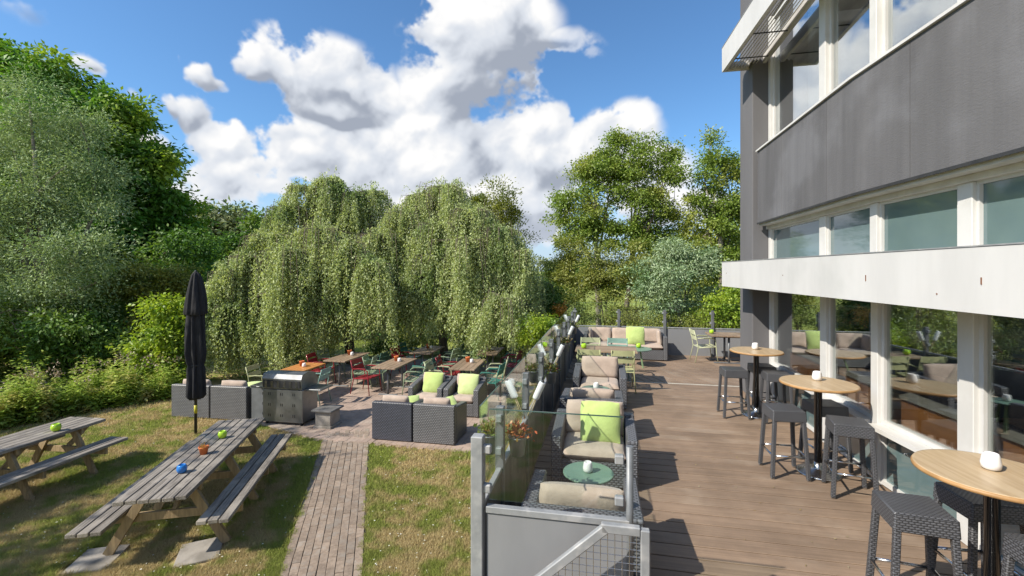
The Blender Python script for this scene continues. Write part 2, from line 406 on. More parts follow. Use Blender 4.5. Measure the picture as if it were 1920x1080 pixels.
black_pole = pbr('black_pole', (.018, .018, .02), (.012, .012, .013), 4, rough=.2, coat=.4)
deck_mat = pbr('deck_board', (.268, .19, .132), (.214, .151, .105), 5, st=(.10, 7, 7), rough=.6, bump=.3, bscale=30, bst=(.15, 6, 6), perobj=.07, c3=(.285, .213, .155), s3=1.1, kind='Object', bdist=.003, wear=(1.3, (1,1,1), .80, 1.12))
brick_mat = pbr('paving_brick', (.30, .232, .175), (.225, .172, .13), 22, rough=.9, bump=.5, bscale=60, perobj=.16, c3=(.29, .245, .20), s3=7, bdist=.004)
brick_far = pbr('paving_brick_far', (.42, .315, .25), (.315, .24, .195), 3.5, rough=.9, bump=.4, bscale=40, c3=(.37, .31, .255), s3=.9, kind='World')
joint_mat = pbr('joint_sand', (.15, .125, .095), (.09, .075, .058), 9, rough=1, kind='World')
grey_wood = pbr('weathered_wood', (.28, .25, .215), (.135, .118, .10), 9, st=(9, .35, 9), rough=.85, bump=.6, bscale=26, bst=(9, .3, 9), perobj=.16, c3=(.32, .285, .24), s3=2.5, bdist=.004)
raw_wood = pbr('raw_wood', (.36, .265, .145), (.25, .18, .10), 7, st=(5, 5, .6), rough=.8, bump=.3, bscale=20, perobj=.1)
oak_top = pbr('oak_top', (.52, .395, .245), (.43, .31, .18), 5, st=(7, .5, 1), rough=.42, bump=.06, bscale=30, bst=(8,.4,1), coat=.15)
oak_edge = pbr('oak_edge', (.42, .24, .10), (.32, .18, .07), 9, rough=.5)
table_wood = pbr('table_wood', (.33, .24, .165), (.235, .165, .11), 6, st=(7, .5, 1), rough=.5, perobj=.15, bump=.15, bscale=25, bst=(8,.4,1))
orange_wood = pbr('orange_wood', (.60, .27, .08), (.48, .20, .06), 6, st=(7, .5, 1), rough=.5, perobj=.08)
inner_wood = pbr('inner_wood', (.42, .17, .055), (.33, .13, .045), 3, st=(1,1,4), rough=.4, coat=.2)
concrete = pbr('concrete', (.36, .33, .29), (.28, .255, .225), 5, rough=.95, bump=.35, bscale=40, c3=(.22, .20, .17), s3=3)
cushion_beige = pbr('cushion_beige', (.47, .375, .305), (.40, .315, .255), 5, rough=.95, bump=.5, bscale=9, sheen=.2, bdist=.02)
pillow_lime = pbr('pillow_lime', (.47, .585, .20), (.41, .52, .165), 5, rough=.9, bump=.45, bscale=9, sheen=.2, bdist=.02)
pillow_pale = pbr('pillow_pale', (.58, .68, .30), (.50, .60, .24), 5, rough=.9, bump=.45, bscale=9, sheen=.2, bdist=.02)
rattan_grey = rattan('rattan_grey', (.135, .139, .152), p=.026, q=.05, depth=.006)
rattan_dark = rattan('rattan_dark', (.082, .084, .092), p=.016, q=.034)
rattan_mid = rattan('rattan_mid', (.15, .15, .156), p=.03, q=.045)
rattan_navy = rattan('rattan_navy', (.065, .069, .088), p=.026, q=.05)
white_china = pbr('white_china', (.82, .80, .79), (.78, .76, .75), 3, rough=.25, coat=.5)
parasol_cloth = pbr('parasol_cloth', (.030, .030, .034), (.022, .022, .025), 6, rough=.95, bump=.3, bscale=18, bdist=.02)
pale_cloth = pbr('pale_cloth', (.48, .50, .53), (.40, .42, .45), 6, rough=.95)
zinc = pbr('zinc', (.24, .25, .26), (.18, .19, .20), 6, rough=.42, metal=.55)
torch_white = pbr('torch_white', (.74, .74, .74), (.66, .66, .66), 4, rough=.4)
bamboo = pbr('bamboo', (.50, .42, .25), (.36, .29, .16), 8, rough=.6)
soil = pbr('soil', (.04, .03, .02), (.06, .045, .03), 12, rough=1)
paint_colors = {'pale': (.52, .54, .34), 'sage': (.28, .36, .23), 'teal': (.055, .22, .175), 'red': (.30, .018, .030), 'plum': (.17, .015, .055), 'mint': (.26, .42, .36), 'olive': (.46, .47, .25), 'forest': (.03, .10, .065)}
PAINT = {k: pbr('paint_'+k, v, tuple(x*.85 for x in v), 5, rough=.4, coat=.15) for k, v in paint_colors.items()}
green_metal = pbr('green_metal', (.165, .265, .20), (.145, .24, .18), 4, rough=.45, coat=.1)
leg_olive = pbr('leg_olive', (.25, .36, .19), (.21, .31, .16), 5, rough=.5)
pane_glass = glassmat('pane_glass', (.90, .93, .92), 1.6, add=.20)
pane_coated = glassmat('pane_coated', (.82, .87, .88), 1.6, add=.36)
rail_glass = glassmat('rail_glass', (.95, .98, .965), .9, add=.0)
edge_glass = pbr('edge_glass', (.05, .10, .085), (.04, .08, .07), 3, rough=.15)
teal_film = pbr('teal_film', (.125, .185, .19), (.11, .165, .17), 1.5, rough=.06, rvar=.03, spec=.8, coat=.6)
lime_glass = pbr('lime_glass', (.42, .68, .03), (.38, .6, .03), 3, rough=.15, coat=.6)
blue_glass = pbr('blue_glass', (.02, .20, .62), (.015, .16, .5), 3, rough=.15, coat=.6)
orange_pot = pbr('orange_pot', (.62, .17, .05), (.5, .13, .04), 6, rough=.6)
yellow_tape = pbr('yellow_tape', (.6, .55, .05), (.5, .45, .04), 6, rough=.5)
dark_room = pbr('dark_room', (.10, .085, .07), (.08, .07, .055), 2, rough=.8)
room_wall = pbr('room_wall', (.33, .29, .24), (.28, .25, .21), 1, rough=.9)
curtain = pbr('curtain', (.72, .73, .76), (.62, .63, .66), 5, st=(1, 12, .2), rough=.95)
bark = pbr('bark', (.16, .13, .10), (.09, .07, .055), 7, st=(1,1,.25), rough=.95, bump=.8, bscale=14, bst=(1,1,.2), bdist=.03, kind='World')
bark_pale = pbr('bark_pale', (.33, .30, .25), (.18, .155, .12), 5, st=(1,1,.3), rough=.95, bump=.7, bscale=12, bdist=.03, kind='World')

# ================================================================== GROUND, LAKE
PATH0, PATH1 = Vector((-2.005, 4.77)), Vector((-3.045, 8.28))       # middle line of the brick path
pd_ = (PATH1-PATH0).normalized(); pn_ = Vector((pd_.y, -pd_.x)); PATH_W = .415
def lawn_colour(nt, pos, blade=False):
    n1 = nt.noise(pos, .85, 5, .6); n2 = nt.noise(pos, 3.4, 4, .6)
    x, y, z = nt.sep(pos)
    off = nt.math('ABSOLUTE', nt.math('ADD', nt.math('MULTIPLY', nt.math('SUBTRACT', x, PATH0.x), pn_.x), nt.math('MULTIPLY', nt.math('SUBTRACT', y, PATH0.y), pn_.y)))
    edge = nt.math('MULTIPLY', nt.maprange(off, .42, .85, 1.0, 0.0), .10)          # lusher along the paving
    f = nt.math('ADD', nt.math('ADD', nt.math('MULTIPLY', n1, .62), nt.math('MULTIPLY', n2, .38)), edge)
    f = nt.math('MAXIMUM', nt.maprange(f, .435, .58), nt.math('MULTIPLY', nt.maprange(y, 14.0, 20.0), .9))
    dry = nt.mix(nt.noise(pos, 11, 3), (0.468, 0.358, 0.189), (0.598, 0.474, 0.267))
    grn = nt.mix(nt.noise(pos, 7, 3), (0.169, 0.234, 0.039), (0.286, 0.332, 0.072))
    if blade:
        r = nt.new('ShaderNodeNewGeometry').outputs['Random Per Island']
        f = nt.math('ADD', nt.math('MULTIPLY', f, .8), nt.math('MULTIPLY', nt.math('SUBTRACT', r, .42), .55), clamp=True)
        grn = nt.mix(r, (0.156, 0.240, 0.036), (0.377, 0.436, 0.098))
        dry = nt.mix(r, (0.442, 0.338, 0.169), (0.728, 0.585, 0.338))
    else:
        dry = nt.mix(1.0, dry, (.82, .80, .78), 'MULTIPLY')
    return nt.mix(f, dry, grn)
m, nt, out = newmat('lawn'); geo = nt.new('ShaderNodeNewGeometry')
p = nt.new('ShaderNodeBsdfPrincipled'); nt.link(lawn_colour(nt, geo.outputs['Position']), p.inputs['Base Color']); p.inputs['Roughness'].default_value = .95
p.inputs['Specular IOR Level'].default_value = .1
b = nt.new('ShaderNodeBump'); b.inputs['Strength'].default_value = .8; b.inputs['Distance'].default_value = .02; nt.link(nt.noise(geo.outputs['Position'], 38, 5, .65), b.inputs['Height']); nt.link(b.outputs[0], p.inputs['Normal'])
nt.link(p.outputs[0], out.inputs[0]); lawn_mat = m
m, nt, out = newmat('grass_blade'); geo = nt.new('ShaderNodeNewGeometry'); col = lawn_colour(nt, geo.outputs['Position'], True)
d = nt.new('ShaderNodeBsdfDiffuse'); t = nt.new('ShaderNodeBsdfTranslucent'); nt.link(col, d.inputs[0]); nt.link(col, t.inputs[0])
mx = nt.new('ShaderNodeMixShader'); mx.inputs[0].default_value = .3; nt.link(d.outputs[0], mx.inputs[1]); nt.link(t.outputs[0], mx.inputs[2]); nt.link(mx.outputs[0], out.inputs[0]); blade_mat = m
m, nt, out = newmat('lake_water'); p = nt.new('ShaderNodeBsdfPrincipled'); p.inputs['Base Color'].default_value = (.10, .14, .16, 1); p.inputs['Roughness'].default_value = .12
geo = nt.new('ShaderNodeNewGeometry'); b = nt.new('ShaderNodeBump'); b.inputs['Strength'].default_value = .25; b.inputs['Distance'].default_value = .3
nt.link(nt.noise(stretch(nt, geo.outputs['Position'], (1, .3, 1)), .6, 4), b.inputs['Height']); nt.link(b.outputs[0], p.inputs['Normal']); nt.link(p.outputs[0], out.inputs[0]); water_mat = m

xs = [-2500, -900, -400, -200, -100, -60, -30, -15, 0, 12, 20, 30, 60, 120, 200, 300, 500, 1000, 2500]
ys = [-1500, -300, -60, -15, 0, 15, 30, 50, 70, 82, 92, 110, 160, 240, 300, 312, 330, 420, 700, 1400, 3500]
def gz(x, y):
    if 92 <= y <= 300 and -60 <= x <= 500: return -2.0
    if y >= 330: return .4
    return 0.0
v = [(x, y, gz(x, y)) for y in ys for x in xs]; nx_ = len(xs)
f = [(j*nx_+i, j*nx_+i+1, (j+1)*nx_+i+1, (j+1)*nx_+i) for j in range(len(ys)-1) for i in range(nx_-1)]
g = MB().add(v, f).build('ground', lawn_mat); g['kind'] = 'structure'
w = MB().add([(-120, 80, -.45), (600, 80, -.45), (600, 318, -.45), (-120, 318, -.45)], [(0,1,2,3)]).build('lake', water_mat); w['kind'] = 'structure'

# ================================================================== BRICK PATH AND TERRACE PAVING
ang = math.atan2(-pd_.x, pd_.y)
root = struct('brick_path', (PATH0.x, PATH0.y, 0), ang)
bed = MB().box((0, 1.85, .006), (PATH_W*2+.03, 5.6, .012)).build('path_bed', joint_mat, root)
bm_ = MB().box((0,0,0), (.0875, .2035, .05), ch=.004).build('brick', brick_mat, root); brick_me = bm_.data
C.objects.unlink(bm_); bpy.data.objects.remove(bm_)
cnt = 0
for c in range(9):
    x = -PATH_W+.0925*(c+.5)-.001
    y = -.75 + (.1 if c % 2 else 0)
    while y < 4.45 and cnt < 300:
        cnt += 1
        piece('brick', brick_me, root, (x+random.uniform(-.002,.002), y, .0+random.uniform(-.004,.004)), (random.uniform(-.012,.012), random.uniform(-.015,.015), random.uniform(-.012,.012)))
        y += .205
TERR = [(-6.9, 12.2), (-5.35, 9.55), (-3.72, 8.62), (-2.55, 8.42), (-.72, 8.0), (-.50, 9.5), (.62, 15.6), (-7.4, 17.2)]
def inpoly(x, y, poly):
    r = False; n = len(poly); j = n-1
    for i in range(n):
        xi, yi = poly[i]; xj, yj = poly[j]
        if (yi > y) != (yj > y) and x < (xj-xi)*(y-yi)/(yj-yi)+xi: r = not r
        j = i
    return r
root = struct('brick_terrace')
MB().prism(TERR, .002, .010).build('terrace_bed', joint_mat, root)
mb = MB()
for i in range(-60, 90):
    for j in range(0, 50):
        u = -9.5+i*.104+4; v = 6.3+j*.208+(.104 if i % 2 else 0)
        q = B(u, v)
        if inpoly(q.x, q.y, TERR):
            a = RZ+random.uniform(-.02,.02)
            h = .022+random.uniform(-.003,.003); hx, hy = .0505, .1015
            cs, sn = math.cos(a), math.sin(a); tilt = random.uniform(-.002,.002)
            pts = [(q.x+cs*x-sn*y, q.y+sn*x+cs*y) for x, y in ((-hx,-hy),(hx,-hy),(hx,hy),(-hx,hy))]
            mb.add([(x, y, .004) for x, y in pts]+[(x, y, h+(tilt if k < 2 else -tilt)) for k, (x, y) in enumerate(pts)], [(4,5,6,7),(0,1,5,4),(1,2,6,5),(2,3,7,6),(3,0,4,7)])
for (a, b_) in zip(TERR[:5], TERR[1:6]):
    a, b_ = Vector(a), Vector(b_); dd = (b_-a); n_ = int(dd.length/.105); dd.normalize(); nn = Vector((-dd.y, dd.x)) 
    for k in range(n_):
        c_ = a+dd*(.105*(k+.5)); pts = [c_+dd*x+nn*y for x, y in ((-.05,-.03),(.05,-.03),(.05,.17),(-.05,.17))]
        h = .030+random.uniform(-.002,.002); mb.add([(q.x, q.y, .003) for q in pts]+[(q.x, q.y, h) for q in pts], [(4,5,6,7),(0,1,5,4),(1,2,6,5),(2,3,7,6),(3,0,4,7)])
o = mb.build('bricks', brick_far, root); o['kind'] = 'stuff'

# ================================================================== TIMBER DECK
root = struct('deck', (0,0,0), RZ)
UL, UR = -.84, 3.62
def fac_u(v):   # facade line (window plane) in deck axes: straight, then bending outwards near the camera
    return 3.13 if v >= 6.0 else 3.13+(6.0-v)*.077
base = MB().prism([(UL, -2.5), (UR+.5, -2.5), (3.2, 6), (3.2, 10.6), (6.5, 10.6), (6.5, 14.05), (UL, 14.05)], .0, DZ-.034).build('deck_base', soil, root)
v = -1.6; W_ = .190
split = 10.40
while v < split-.05:
    u1 = fac_u(v)+.05 if v < 10.2 else 6.2
    mbd = MB().box(((UL+u1)/2, v+W_/2, DZ-.016), (u1-UL, W_-.015, .032), ch=.003)
    mbd.build('deck_board', deck_mat, root); v += W_
# the far part of the deck is laid on the diagonal
d2 = Vector((math.sin(math.radians(-24)), math.cos(math.radians(-24)))); n2_ = Vector((d2.y, -d2.x))
def clip(poly, n, c, keep):   # half plane clip n.p<=c
    outp = []
    for i in range(len(poly)):
        a, b_ = poly[i], poly[(i+1) % len(poly)]; da = (n[0]*a[0]+n[1]*a[1]-c)*keep; db = (n[0]*b_[0]+n[1]*b_[1]-c)*keep
        if da <= 0: outp.append(a)
        if (da < 0 < db) or (db < 0 < da):
            t = da/(da-db); outp.append((a[0]+(b_[0]-a[0])*t, a[1]+(b_[1]-a[1])*t))
    return outp
strip = MB().box(((UL+6.4)/2, split+.018, DZ-.014), (6.4-UL, .028, .030)).build('deck_strip', frame_beige, root)
far_poly = [(UL, split+.036), (6.4, split+.036), (6.4, 13.98), (UL, 13.98)]
k0 = -12.0
while k0 < 16:
    poly = clip(clip(far_poly, n2_, k0+W_-.020, 1), n2_, k0, -1)
    if len(poly) >= 3:
        mbd = MB().prism([(x, y) for x, y in poly], DZ-.032, DZ); mbd.build('deck_board', deck_mat, root)
    k0 += W_

# ================================================================== BUILDING
ORG = (3.3, 6.0, 0.0)
bld = thing('building', 'dark grey rendered modern building with white canopies and large windows', 'building', B(*ORG), RZ)
def bp(mb, name, mat, parent=bld): return mb.build(name, mat, parent, ORG)
Z0 = DZ
VN = -2.5   # how far the facade runs past the camera
def seg_u(v, du): return fac_u(v)+du
def strip_prism(u0f, u1f, vs, z0, z1):
    """slab that follows the facade: u0f/u1f give inner and outer edge at v"""
    poly = [(u0f(v), v) for v in vs]+[(u1f(v), v) for v in reversed(vs)]
    return MB().prism(poly, z0, z1)
vline = [9.40, 6.0, VN]
post_v = [9.36, 7.25, 6.0, 4.78, 3.1, 1.4, -.3, -2.0]
post_w = [.10, .19, .14, .17, .17, .17, .17, .17]
# corner column and the wall that closes the far end
bp(MB().box((3.18, 9.82, (8.9+Z0)/2), (.76, .80, 8.9-Z0), ch=.01), 'corner_column', grey_column)
bp(MB().box((6.2, 10.10, (8.8+Z0)/2), (5.27, .2, 8.8-Z0)), 'end_wall', grey_column)
# upper grey band in panels with fine joints
pv = [9.33, 8.16, 6.63, 5.10, 3.57, 2.04, .5, -1.0, VN]
for a, b_ in zip(pv[:-1], pv[1:]):
    vs = [a-.004, b_+.004] if not (a > 6 > b_) else [a-.004, 6.0, b_+.004]
    bp(strip_prism(lambda v: seg_u(v, -.27), lambda v: seg_u(v, -.02), vs, 4.09, 5.44), 'wall_panel', grey_render)
bp(strip_prism(lambda v: seg_u(v, -.30), lambda v: seg_u(v, .05), [9.34, 6.0, VN], 5.445, 5.475), 'window_sill', white_paint)
bp(strip_prism(lambda v: seg_u(v, -.283), lambda v: seg_u(v, -.275), [9.33, 6.0, VN], 4.075, 4.105), 'drip_edge', dark_metal)
bp(strip_prism(lambda v: seg_u(v, -.24), lambda v: seg_u(v, -.02), [9.33, 6.0, VN], 4.045, 4.086), 'soffit_strip', frame_beige)
bp(strip_prism(lambda v: seg_u(v, -.10), lambda v: seg_u(v, .02), [9.40, 6.0, VN], 3.985, 4.043), 'window_head', frame_beige)
# floors, ceilings and back walls of the rooms
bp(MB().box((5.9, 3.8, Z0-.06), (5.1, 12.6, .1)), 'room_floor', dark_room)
bp(strip_prism(lambda v: seg_u(v, .10), lambda v: 8.5, [9.40, 6.0, VN], 3.02, 3.30), 'ceiling_slab', room_wall)
bp(strip_prism(lambda v: seg_u(v, .14), lambda v: 8.5, [9.40, 6.0, VN], 5.05, 5.30), 'upper_floor_slab', room_wall)
bp(strip_prism(lambda v: seg_u(v, -.02), lambda v: 8.6, [9.42, 6.0, VN], 8.0, 8.9), 'roof_slab', grey_column)
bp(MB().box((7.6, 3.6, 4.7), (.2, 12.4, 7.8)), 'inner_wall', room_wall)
bp(strip_prism(lambda v: seg_u(v, .24), lambda v: seg_u(v, .27), [9.2, 6.0, VN], Z0, 1.74), 'wood_bench_back', inner_wood)
bp(strip_prism(lambda v: seg_u(v, .20), lambda v: seg_u(v, .42), [9.2, 6.0, VN], 1.742, 1.775), 'bench_ledge', concrete)
# posts
for v, w_ in zip(post_v, post_w):
    u = fac_u(v)
    bp(MB().box((u-.01, v, 6.725), (.10, w_, 2.50), ch=.006), 'window_post', white_paint)
    bp(MB().box((u-.022, v, 3.645), (.07, w_, .68), ch=.006), 'window_post', white_paint)
    bp(MB().box((u-.012, v, (3.00+Z0)/2), (.07, w_, 3.00-Z0), ch=.006), 'window_post', white_paint)
def window(v1, v0, z0, z1, fw, mat, fmat, du=.02, film=False):
    """frame and pane between v0 and v1; v1 is the far side"""
    e = 3.13
    def P(v, z): return Vector((fac_u(v)+du, v, z))
    mb = MB(); up = (1, 0, 0)
    mb.bar(P(v0, z0+fw/2), P(v1, z0+fw/2), fw, .07, up=up); mb.bar(P(v0, z1-fw/2), P(v1, z1-fw/2), fw, .07, up=up)
    mb.bar(P(v0+fw/2, z0+fw), P(v0+fw/2, z1-fw), fw, .068, up=up); mb.bar(P(v1-fw/2, z0+fw), P(v1-fw/2, z1-fw), fw, .068, up=up)
    fr = bp(mb, 'window', fmat)
    a, b_ = P(v0+fw, 0), P(v1-fw, 0)
    g = MB().bar((a.x, a.y, (z0+z1)/2), (b_.x, b_.y, (z0+z1)/2), z1-z0-2*fw, .012, up=up)
    pn = g.build('pane', mat, fr, ORG); return fr
for i in range(len(post_v)-1):
    vf, vn = post_v[i]-post_w[i]/2, post_v[i+1]+post_w[i+1]/2
    window(vf, vn, 5.478, 7.95, .055, pane_coated, white_paint, .03)
    window(vf, vn, 3.385, 3.984, .03, teal_film, white_paint, .005)
    window(vf, vn, 1.455, 3.00, .05, pane_glass, white_paint, .02)
    # low panes under the sill
    window(vf, vn, Z0+.02, 1.40, .05, teal_film, white_paint, .015)
    s_ = MB(); s_.bar((fac_u(vn)-.075, vn, 1.428), (fac_u(vf)-.075, vf, 1.428), .05, .17, up=(1,0,0)); bp(s_, 'sill', white_paint)
# white curtain behind the first upper window, and blinds
cur = MB(); n = 40
for k in range(n):
    v = 7.55+.75*k/(n-1); cur.v += [(3.34+.03*math.sin(k*1.9), v, 5.35), (3.34+.03*math.sin(k*1.9), v, 7.9)]
for k in range(n-1): cur.f.append((2*k, 2*k+2, 2*k+3, 2*k+1)); cur.sm.append(True)
bp(cur, 'curtain', curtain)
# canopies: far end, fascia, slats
def can_u(v): return 2.31+(9.65-v)*.047
for (zb, solid) in ((2.90, True), (7.13, False)):
    vs = [9.65, VN]
    fas = bp(strip_prism(lambda v: can_u(v), lambda v: can_u(v)+.06, vs, zb, zb+.47), 'canopy', fascia_paint)
    end = strip_prism(lambda v: can_u(v)+.062, lambda v: fac_u(v)-.10 if v < 9.4 else 2.795, [9.648, 9.59], zb+.0, zb+.17); end.build('end_beam', slat_white, fas, ORG)
    strip_prism(lambda v: can_u(v)-.006, lambda v: can_u(v)+.09, [9.656, VN], zb+.472, zb+.482).build('flashing', galv_light, fas, ORG)
    if solid:
        strip_prism(lambda v: can_u(v)+.063, lambda v: fac_u(v)-.11, [9.38, 6.0, VN], zb+.30, zb+.345).build('canopy_roof', fascia_paint, fas, ORG)
    tops = strip_prism(lambda v: fac_u(v)-.16, lambda v: fac_u(v)-.105, [9.38, 6.0, VN], zb, zb+.18); tops.build('wall_beam', slat_white, fas, ORG)
    ns = 0 if solid else 9
    if solid: strip_prism(lambda v: can_u(v)+.063, lambda v: fac_u(v)-.162, [9.585, 9.38, 6.0, VN], zb+.03, zb+.06).build('soffit', slat_white, fas, ORG)
    for k in range(ns):
        t = (k+.5)/ns; mb = MB()
        def uu(v): return (can_u(v)+.09)*(1-t)+(fac_u(v)-.20)*t
        for a, b_ in ((9.58, 6.0), (6.0, VN)):
            pa, pb = Vector((uu(a), a, zb+.07)), Vector((uu(b_), b_, zb+.07))
            mb.bar(pa, pb, .105, .010, up=(-.78, 0, .62))
        mb.build('slat', slat_white, fas, ORG)
    for v in (() if solid else (9.1, 8.2, 7.2, 5.8, 4.2, 2.6, 1.0)):
        MB().bar((can_u(v)+.06, v, zb+.012), (fac_u(v)-.16, v, zb+.012), .016, .016).build('cross_rod', dark_metal, fas, ORG)
# nail stains on the lower fascia are small rusty bolts
rust = pbr('rust', (.20, .09, .05), (.14, .06, .03), 20, rough=.9)
for (v, z, ln) in ((9.35, 3.16, .014), (5.05, 3.13, .06), (3.75, 3.13, .05), (4.15, 3.02, .012), (6.9, 3.14, .012)):
    bp(MB().box((can_u(v)-.003, v, z), (.006, .006, ln)), 'rusty_bolt', rust)
# a little of the room: tables and pendant lamps seen through the glass
for k, v in enumerate((7.9, 5.6, 3.4)):
    t = thing('dining_table', 'dining table inside the room behind the %s lower window' % ('farthest', 'middle', 'nearest')[k], 'table', B(4.9, v, Z0), RZ, 'tables inside the building')
    MB().box((0,0,.74), (.8, 1.3, .04), ch=.005).build('table_top', inner_wood, t)
    for sx in (-.33, .33):
        for sy in (-.55, .55): MB().box((sx, sy, .36), (.05, .05, .72)).build('leg', dark_metal, t)

# small dark eave of a shed seen beside the column, beyond the hedge
o = thing('garden_shed', 'small dark roofed shed behind the yellow hedge at the deck corner', 'shed', B(7.6, 21, 0), RZ)
MB().box((0, 0, 1.1), (3.4, 2.6, 2.2)).build('wall', dark_room, o)
MB().prism([(-2, -1.6), (2, -1.6), (2, 1.6), (-2, 1.6)], 2.2, 2.42).build('roof', dark_metal, o)

# ================================================================== BALUSTRADES OF THE DECK
PH, GH, TP = .82, 1.50, 1.31          # panel top, glass top, post top above the deck
def vY(Y): return Y*ca+(Y*.2-.867)*sa # deck-axis v of a fence post at distance Y
UF = -.85
fence_vs = [vY(3.84+1.262*k) for k in range(9)]
V0 = vY(3.16)
def fence_bay(f, a, b_, dark=True):
    """one bay between points a and b (local, plan): panel, top rail, glass pane and clamps"""
    a, b_ = Vector((*a, 0)), Vector((*b_, 0)); d = (b_-a).normalized(); n = Vector((-d.y, d.x, 0))
    pa, pb = a+d*.03, b_-d*.03
    def zz(p, z): return Vector((p.x, p.y, z))
    MB().bar(zz(pa, DZ+PH/2-.05), zz(pb, DZ+PH/2-.05), .022, PH-.02, up=(0,0,1)).build('panel', panel_dark if dark else panel_grey, f)
    MB().bar(zz(pa, DZ+PH-.03), zz(pb, DZ+PH-.03), .045, .03, ch=.004).build('top_rail', galv_light, f)
    go = n*.0
    g = MB().bar(zz(a+d*.05, DZ+(PH+GH)/2+.03), zz(b_-d*.05, DZ+(PH+GH)/2+.03), .010, GH-PH-.07).build('glass_pane', rail_glass, f)
    MB().bar(zz(a+d*.05, DZ+GH-.004), zz(b_-d*.05, DZ+GH-.004), .0105, .005).build('glass_edge', edge_glass, g)
    for q, s_ in ((a, 1), (b_, -1)):
        for z in (DZ+.95, DZ+1.22):
            MB().box(q+d*s_*.045+Vector((0,0,z)), (.05, .05, .06), rot=math.atan2(d.y, d.x), ch=.006).build('glass_clamp', galv_light, f)
def post(f, p, top=TP, mat=galv, bot=DZ-.7): return MB().box((p[0], p[1], (bot+DZ+top)/2), (.075, .06, DZ+top-bot), ch=.006).build('post', mat, f)
f1 = thing('glass_balustrade', 'long glass and dark panel balustrade between deck and lawn', 'balustrade', (0,0,0), RZ)
pts = [V0]+fence_vs
for a, b_ in zip(pts[:-1], pts[1:]): fence_bay(f1, (UF, a), (UF, b_))
for v in fence_vs: post(f1, (UF, v))
MB().box((UF, V0, (DZ+TP)/2), (.085, .085, DZ+TP), ch=.006).build('corner_post', galv_light, f1)
MB().box((UF-.05, (V0+14)/2, .30), (.03, 14-V0, .6)).build('deck_skirt', panel_dark, f1)
f2 = thing('end_balustrade', 'grey panel balustrade with glass pane at the near end of the deck', 'balustrade', B(UF+.5, V0, 0), RZ)
def f2o(mb, n, m): return mb.build(n, m, f2, (UF+.5, V0, 0))
ue = .17
f2o(MB().box(((UF+ue)/2+.03, V0, DZ+PH/2-.13), (ue-UF-.07, .025, PH+.18)), 'panel', panel_grey)
f2o(MB().box(((UF+ue)/2+.03, V0, DZ+PH-.01), (ue-UF-.06, .05, .045), ch=.004), 'top_rail', galv_light)
g_ = f2o(MB().box(((UF+ue)/2+.02, V0+.005, DZ+(PH+GH)/2+.02), (ue-UF-.12, .010, GH-PH-.06)), 'glass_pane', rail_glass)
MB().box(((UF+ue)/2+.02, V0+.005, DZ+GH-.005), (ue-UF-.12, .0105, .006)).build('glass_edge', edge_glass, g_, (UF+.5, V0, 0))
f2o(MB().tube([(ue, V0, DZ+.1), (ue, V0, DZ+TP)], .024, 14), 'round_post', galv)
for u, s_ in ((UF, 1), (ue, -1)):
    for z in (.95, 1.22): f2o(MB().box((u+s_*.065, V0, DZ+z), (.06, .05, .06), ch=.008), 'glass_clamp', galv_light)
# stair handrail with wire mesh
vs_ = V0-.20
hr = thing('stair_railing', 'galvanised stair handrail with square wire mesh at the bottom of the picture', 'railing', B(.3, vs_, DZ), RZ)
def hro(mb, n, m=galv_light): return mb.build(n, m, hr, (.3, vs_, DZ))
ur, um = .25, .02; slope = .90; lo_u = -1.05
hro(MB().box((ur, vs_, DZ+.445), (.055, .045, .89), ch=.006), 'post')
hro(MB().bar((ur-.028, vs_, DZ+.875), (um-.03, vs_, DZ+.875), .045, .055, ch=.006), 'top_rail')
hro(MB().bar((um, vs_, DZ+.875), (lo_u, vs_, DZ+.875-(um-lo_u)*slope), .045, .055, ch=.006), 'sloping_rail')
hro(MB().bar((ur-.03, vs_, DZ+.12), (um, vs_, DZ+.12), .04, .04), 'bottom_rail')
hro(MB().bar((um, vs_, DZ+.12), (lo_u, vs_, DZ+.12-(um-lo_u)*slope), .04, .04), 'bottom_rail')
hro(MB().box((lo_u, vs_, (DZ+.875-(um-lo_u)*slope)/2+.0), (.055, .045, DZ+.875-(um-lo_u)*slope), ch=.006), 'post')
mesh = MB()
def topz(u): return DZ+.86 if u > um else DZ+.86-(um-u)*slope
def botz(u): return DZ+.12 if u > um else DZ+.12-(um-u)*slope
u = ur-.05
while u > lo_u+.03:
    mesh.tube([(u, vs_-.003, max(botz(u), .02)), (u, vs_-.003, topz(u))], .0022, 5, caps=False); u -= .043
z = DZ+.84
while z > .0:
    ua = max(lo_u, um-(DZ+.86-z)/slope if z < DZ+.86 else um); ub = ur-.02 if z > DZ+.12 else um-(DZ+.12-z)/slope
    if ub-ua > .03: mesh.tube([(ua, vs_+.003, z), (ub, vs_+.003, z)], .0022, 5, caps=False)
    z -= .043
hro(mesh, 'wire_mesh', steel)
st = thing('deck_stair', 'timber stair going down from the deck to the lawn', 'stair', B(-.2, vs_-.55, 0), RZ)
for k in range(4):
    MB().box((.25-k*.28, 0, DZ-.13-k*.17), (.29, .9, .04), ch=.005).build('tread', deck_mat, st)
for s_ in (-.46, .46): MB().bar((.42, s_, DZ-.16), (-.82, s_, .02), .03, .18).build('stringer', dark_metal, st)
# far balustrade
VF = 13.95
f3 = thing('far_balustrade', 'grey panel balustrade with glass across the far end of the deck', 'balustrade', B(2.0, VF, 0), RZ)
f3.location = (0, 0, 0)
far_us = [UF+.001+1.31*k for k in range(6)]
for a, b_ in zip(far_us[:-1], far_us[1:]): fence_bay(f3, (a, VF), (b_, VF), dark=False)
for u in far_us[1:]: post(f3, (u, VF-.03))
MB().box((2.6, VF+.02, DZ-.45), (7, .03, .6)).build('deck_skirt', panel_grey, f3)

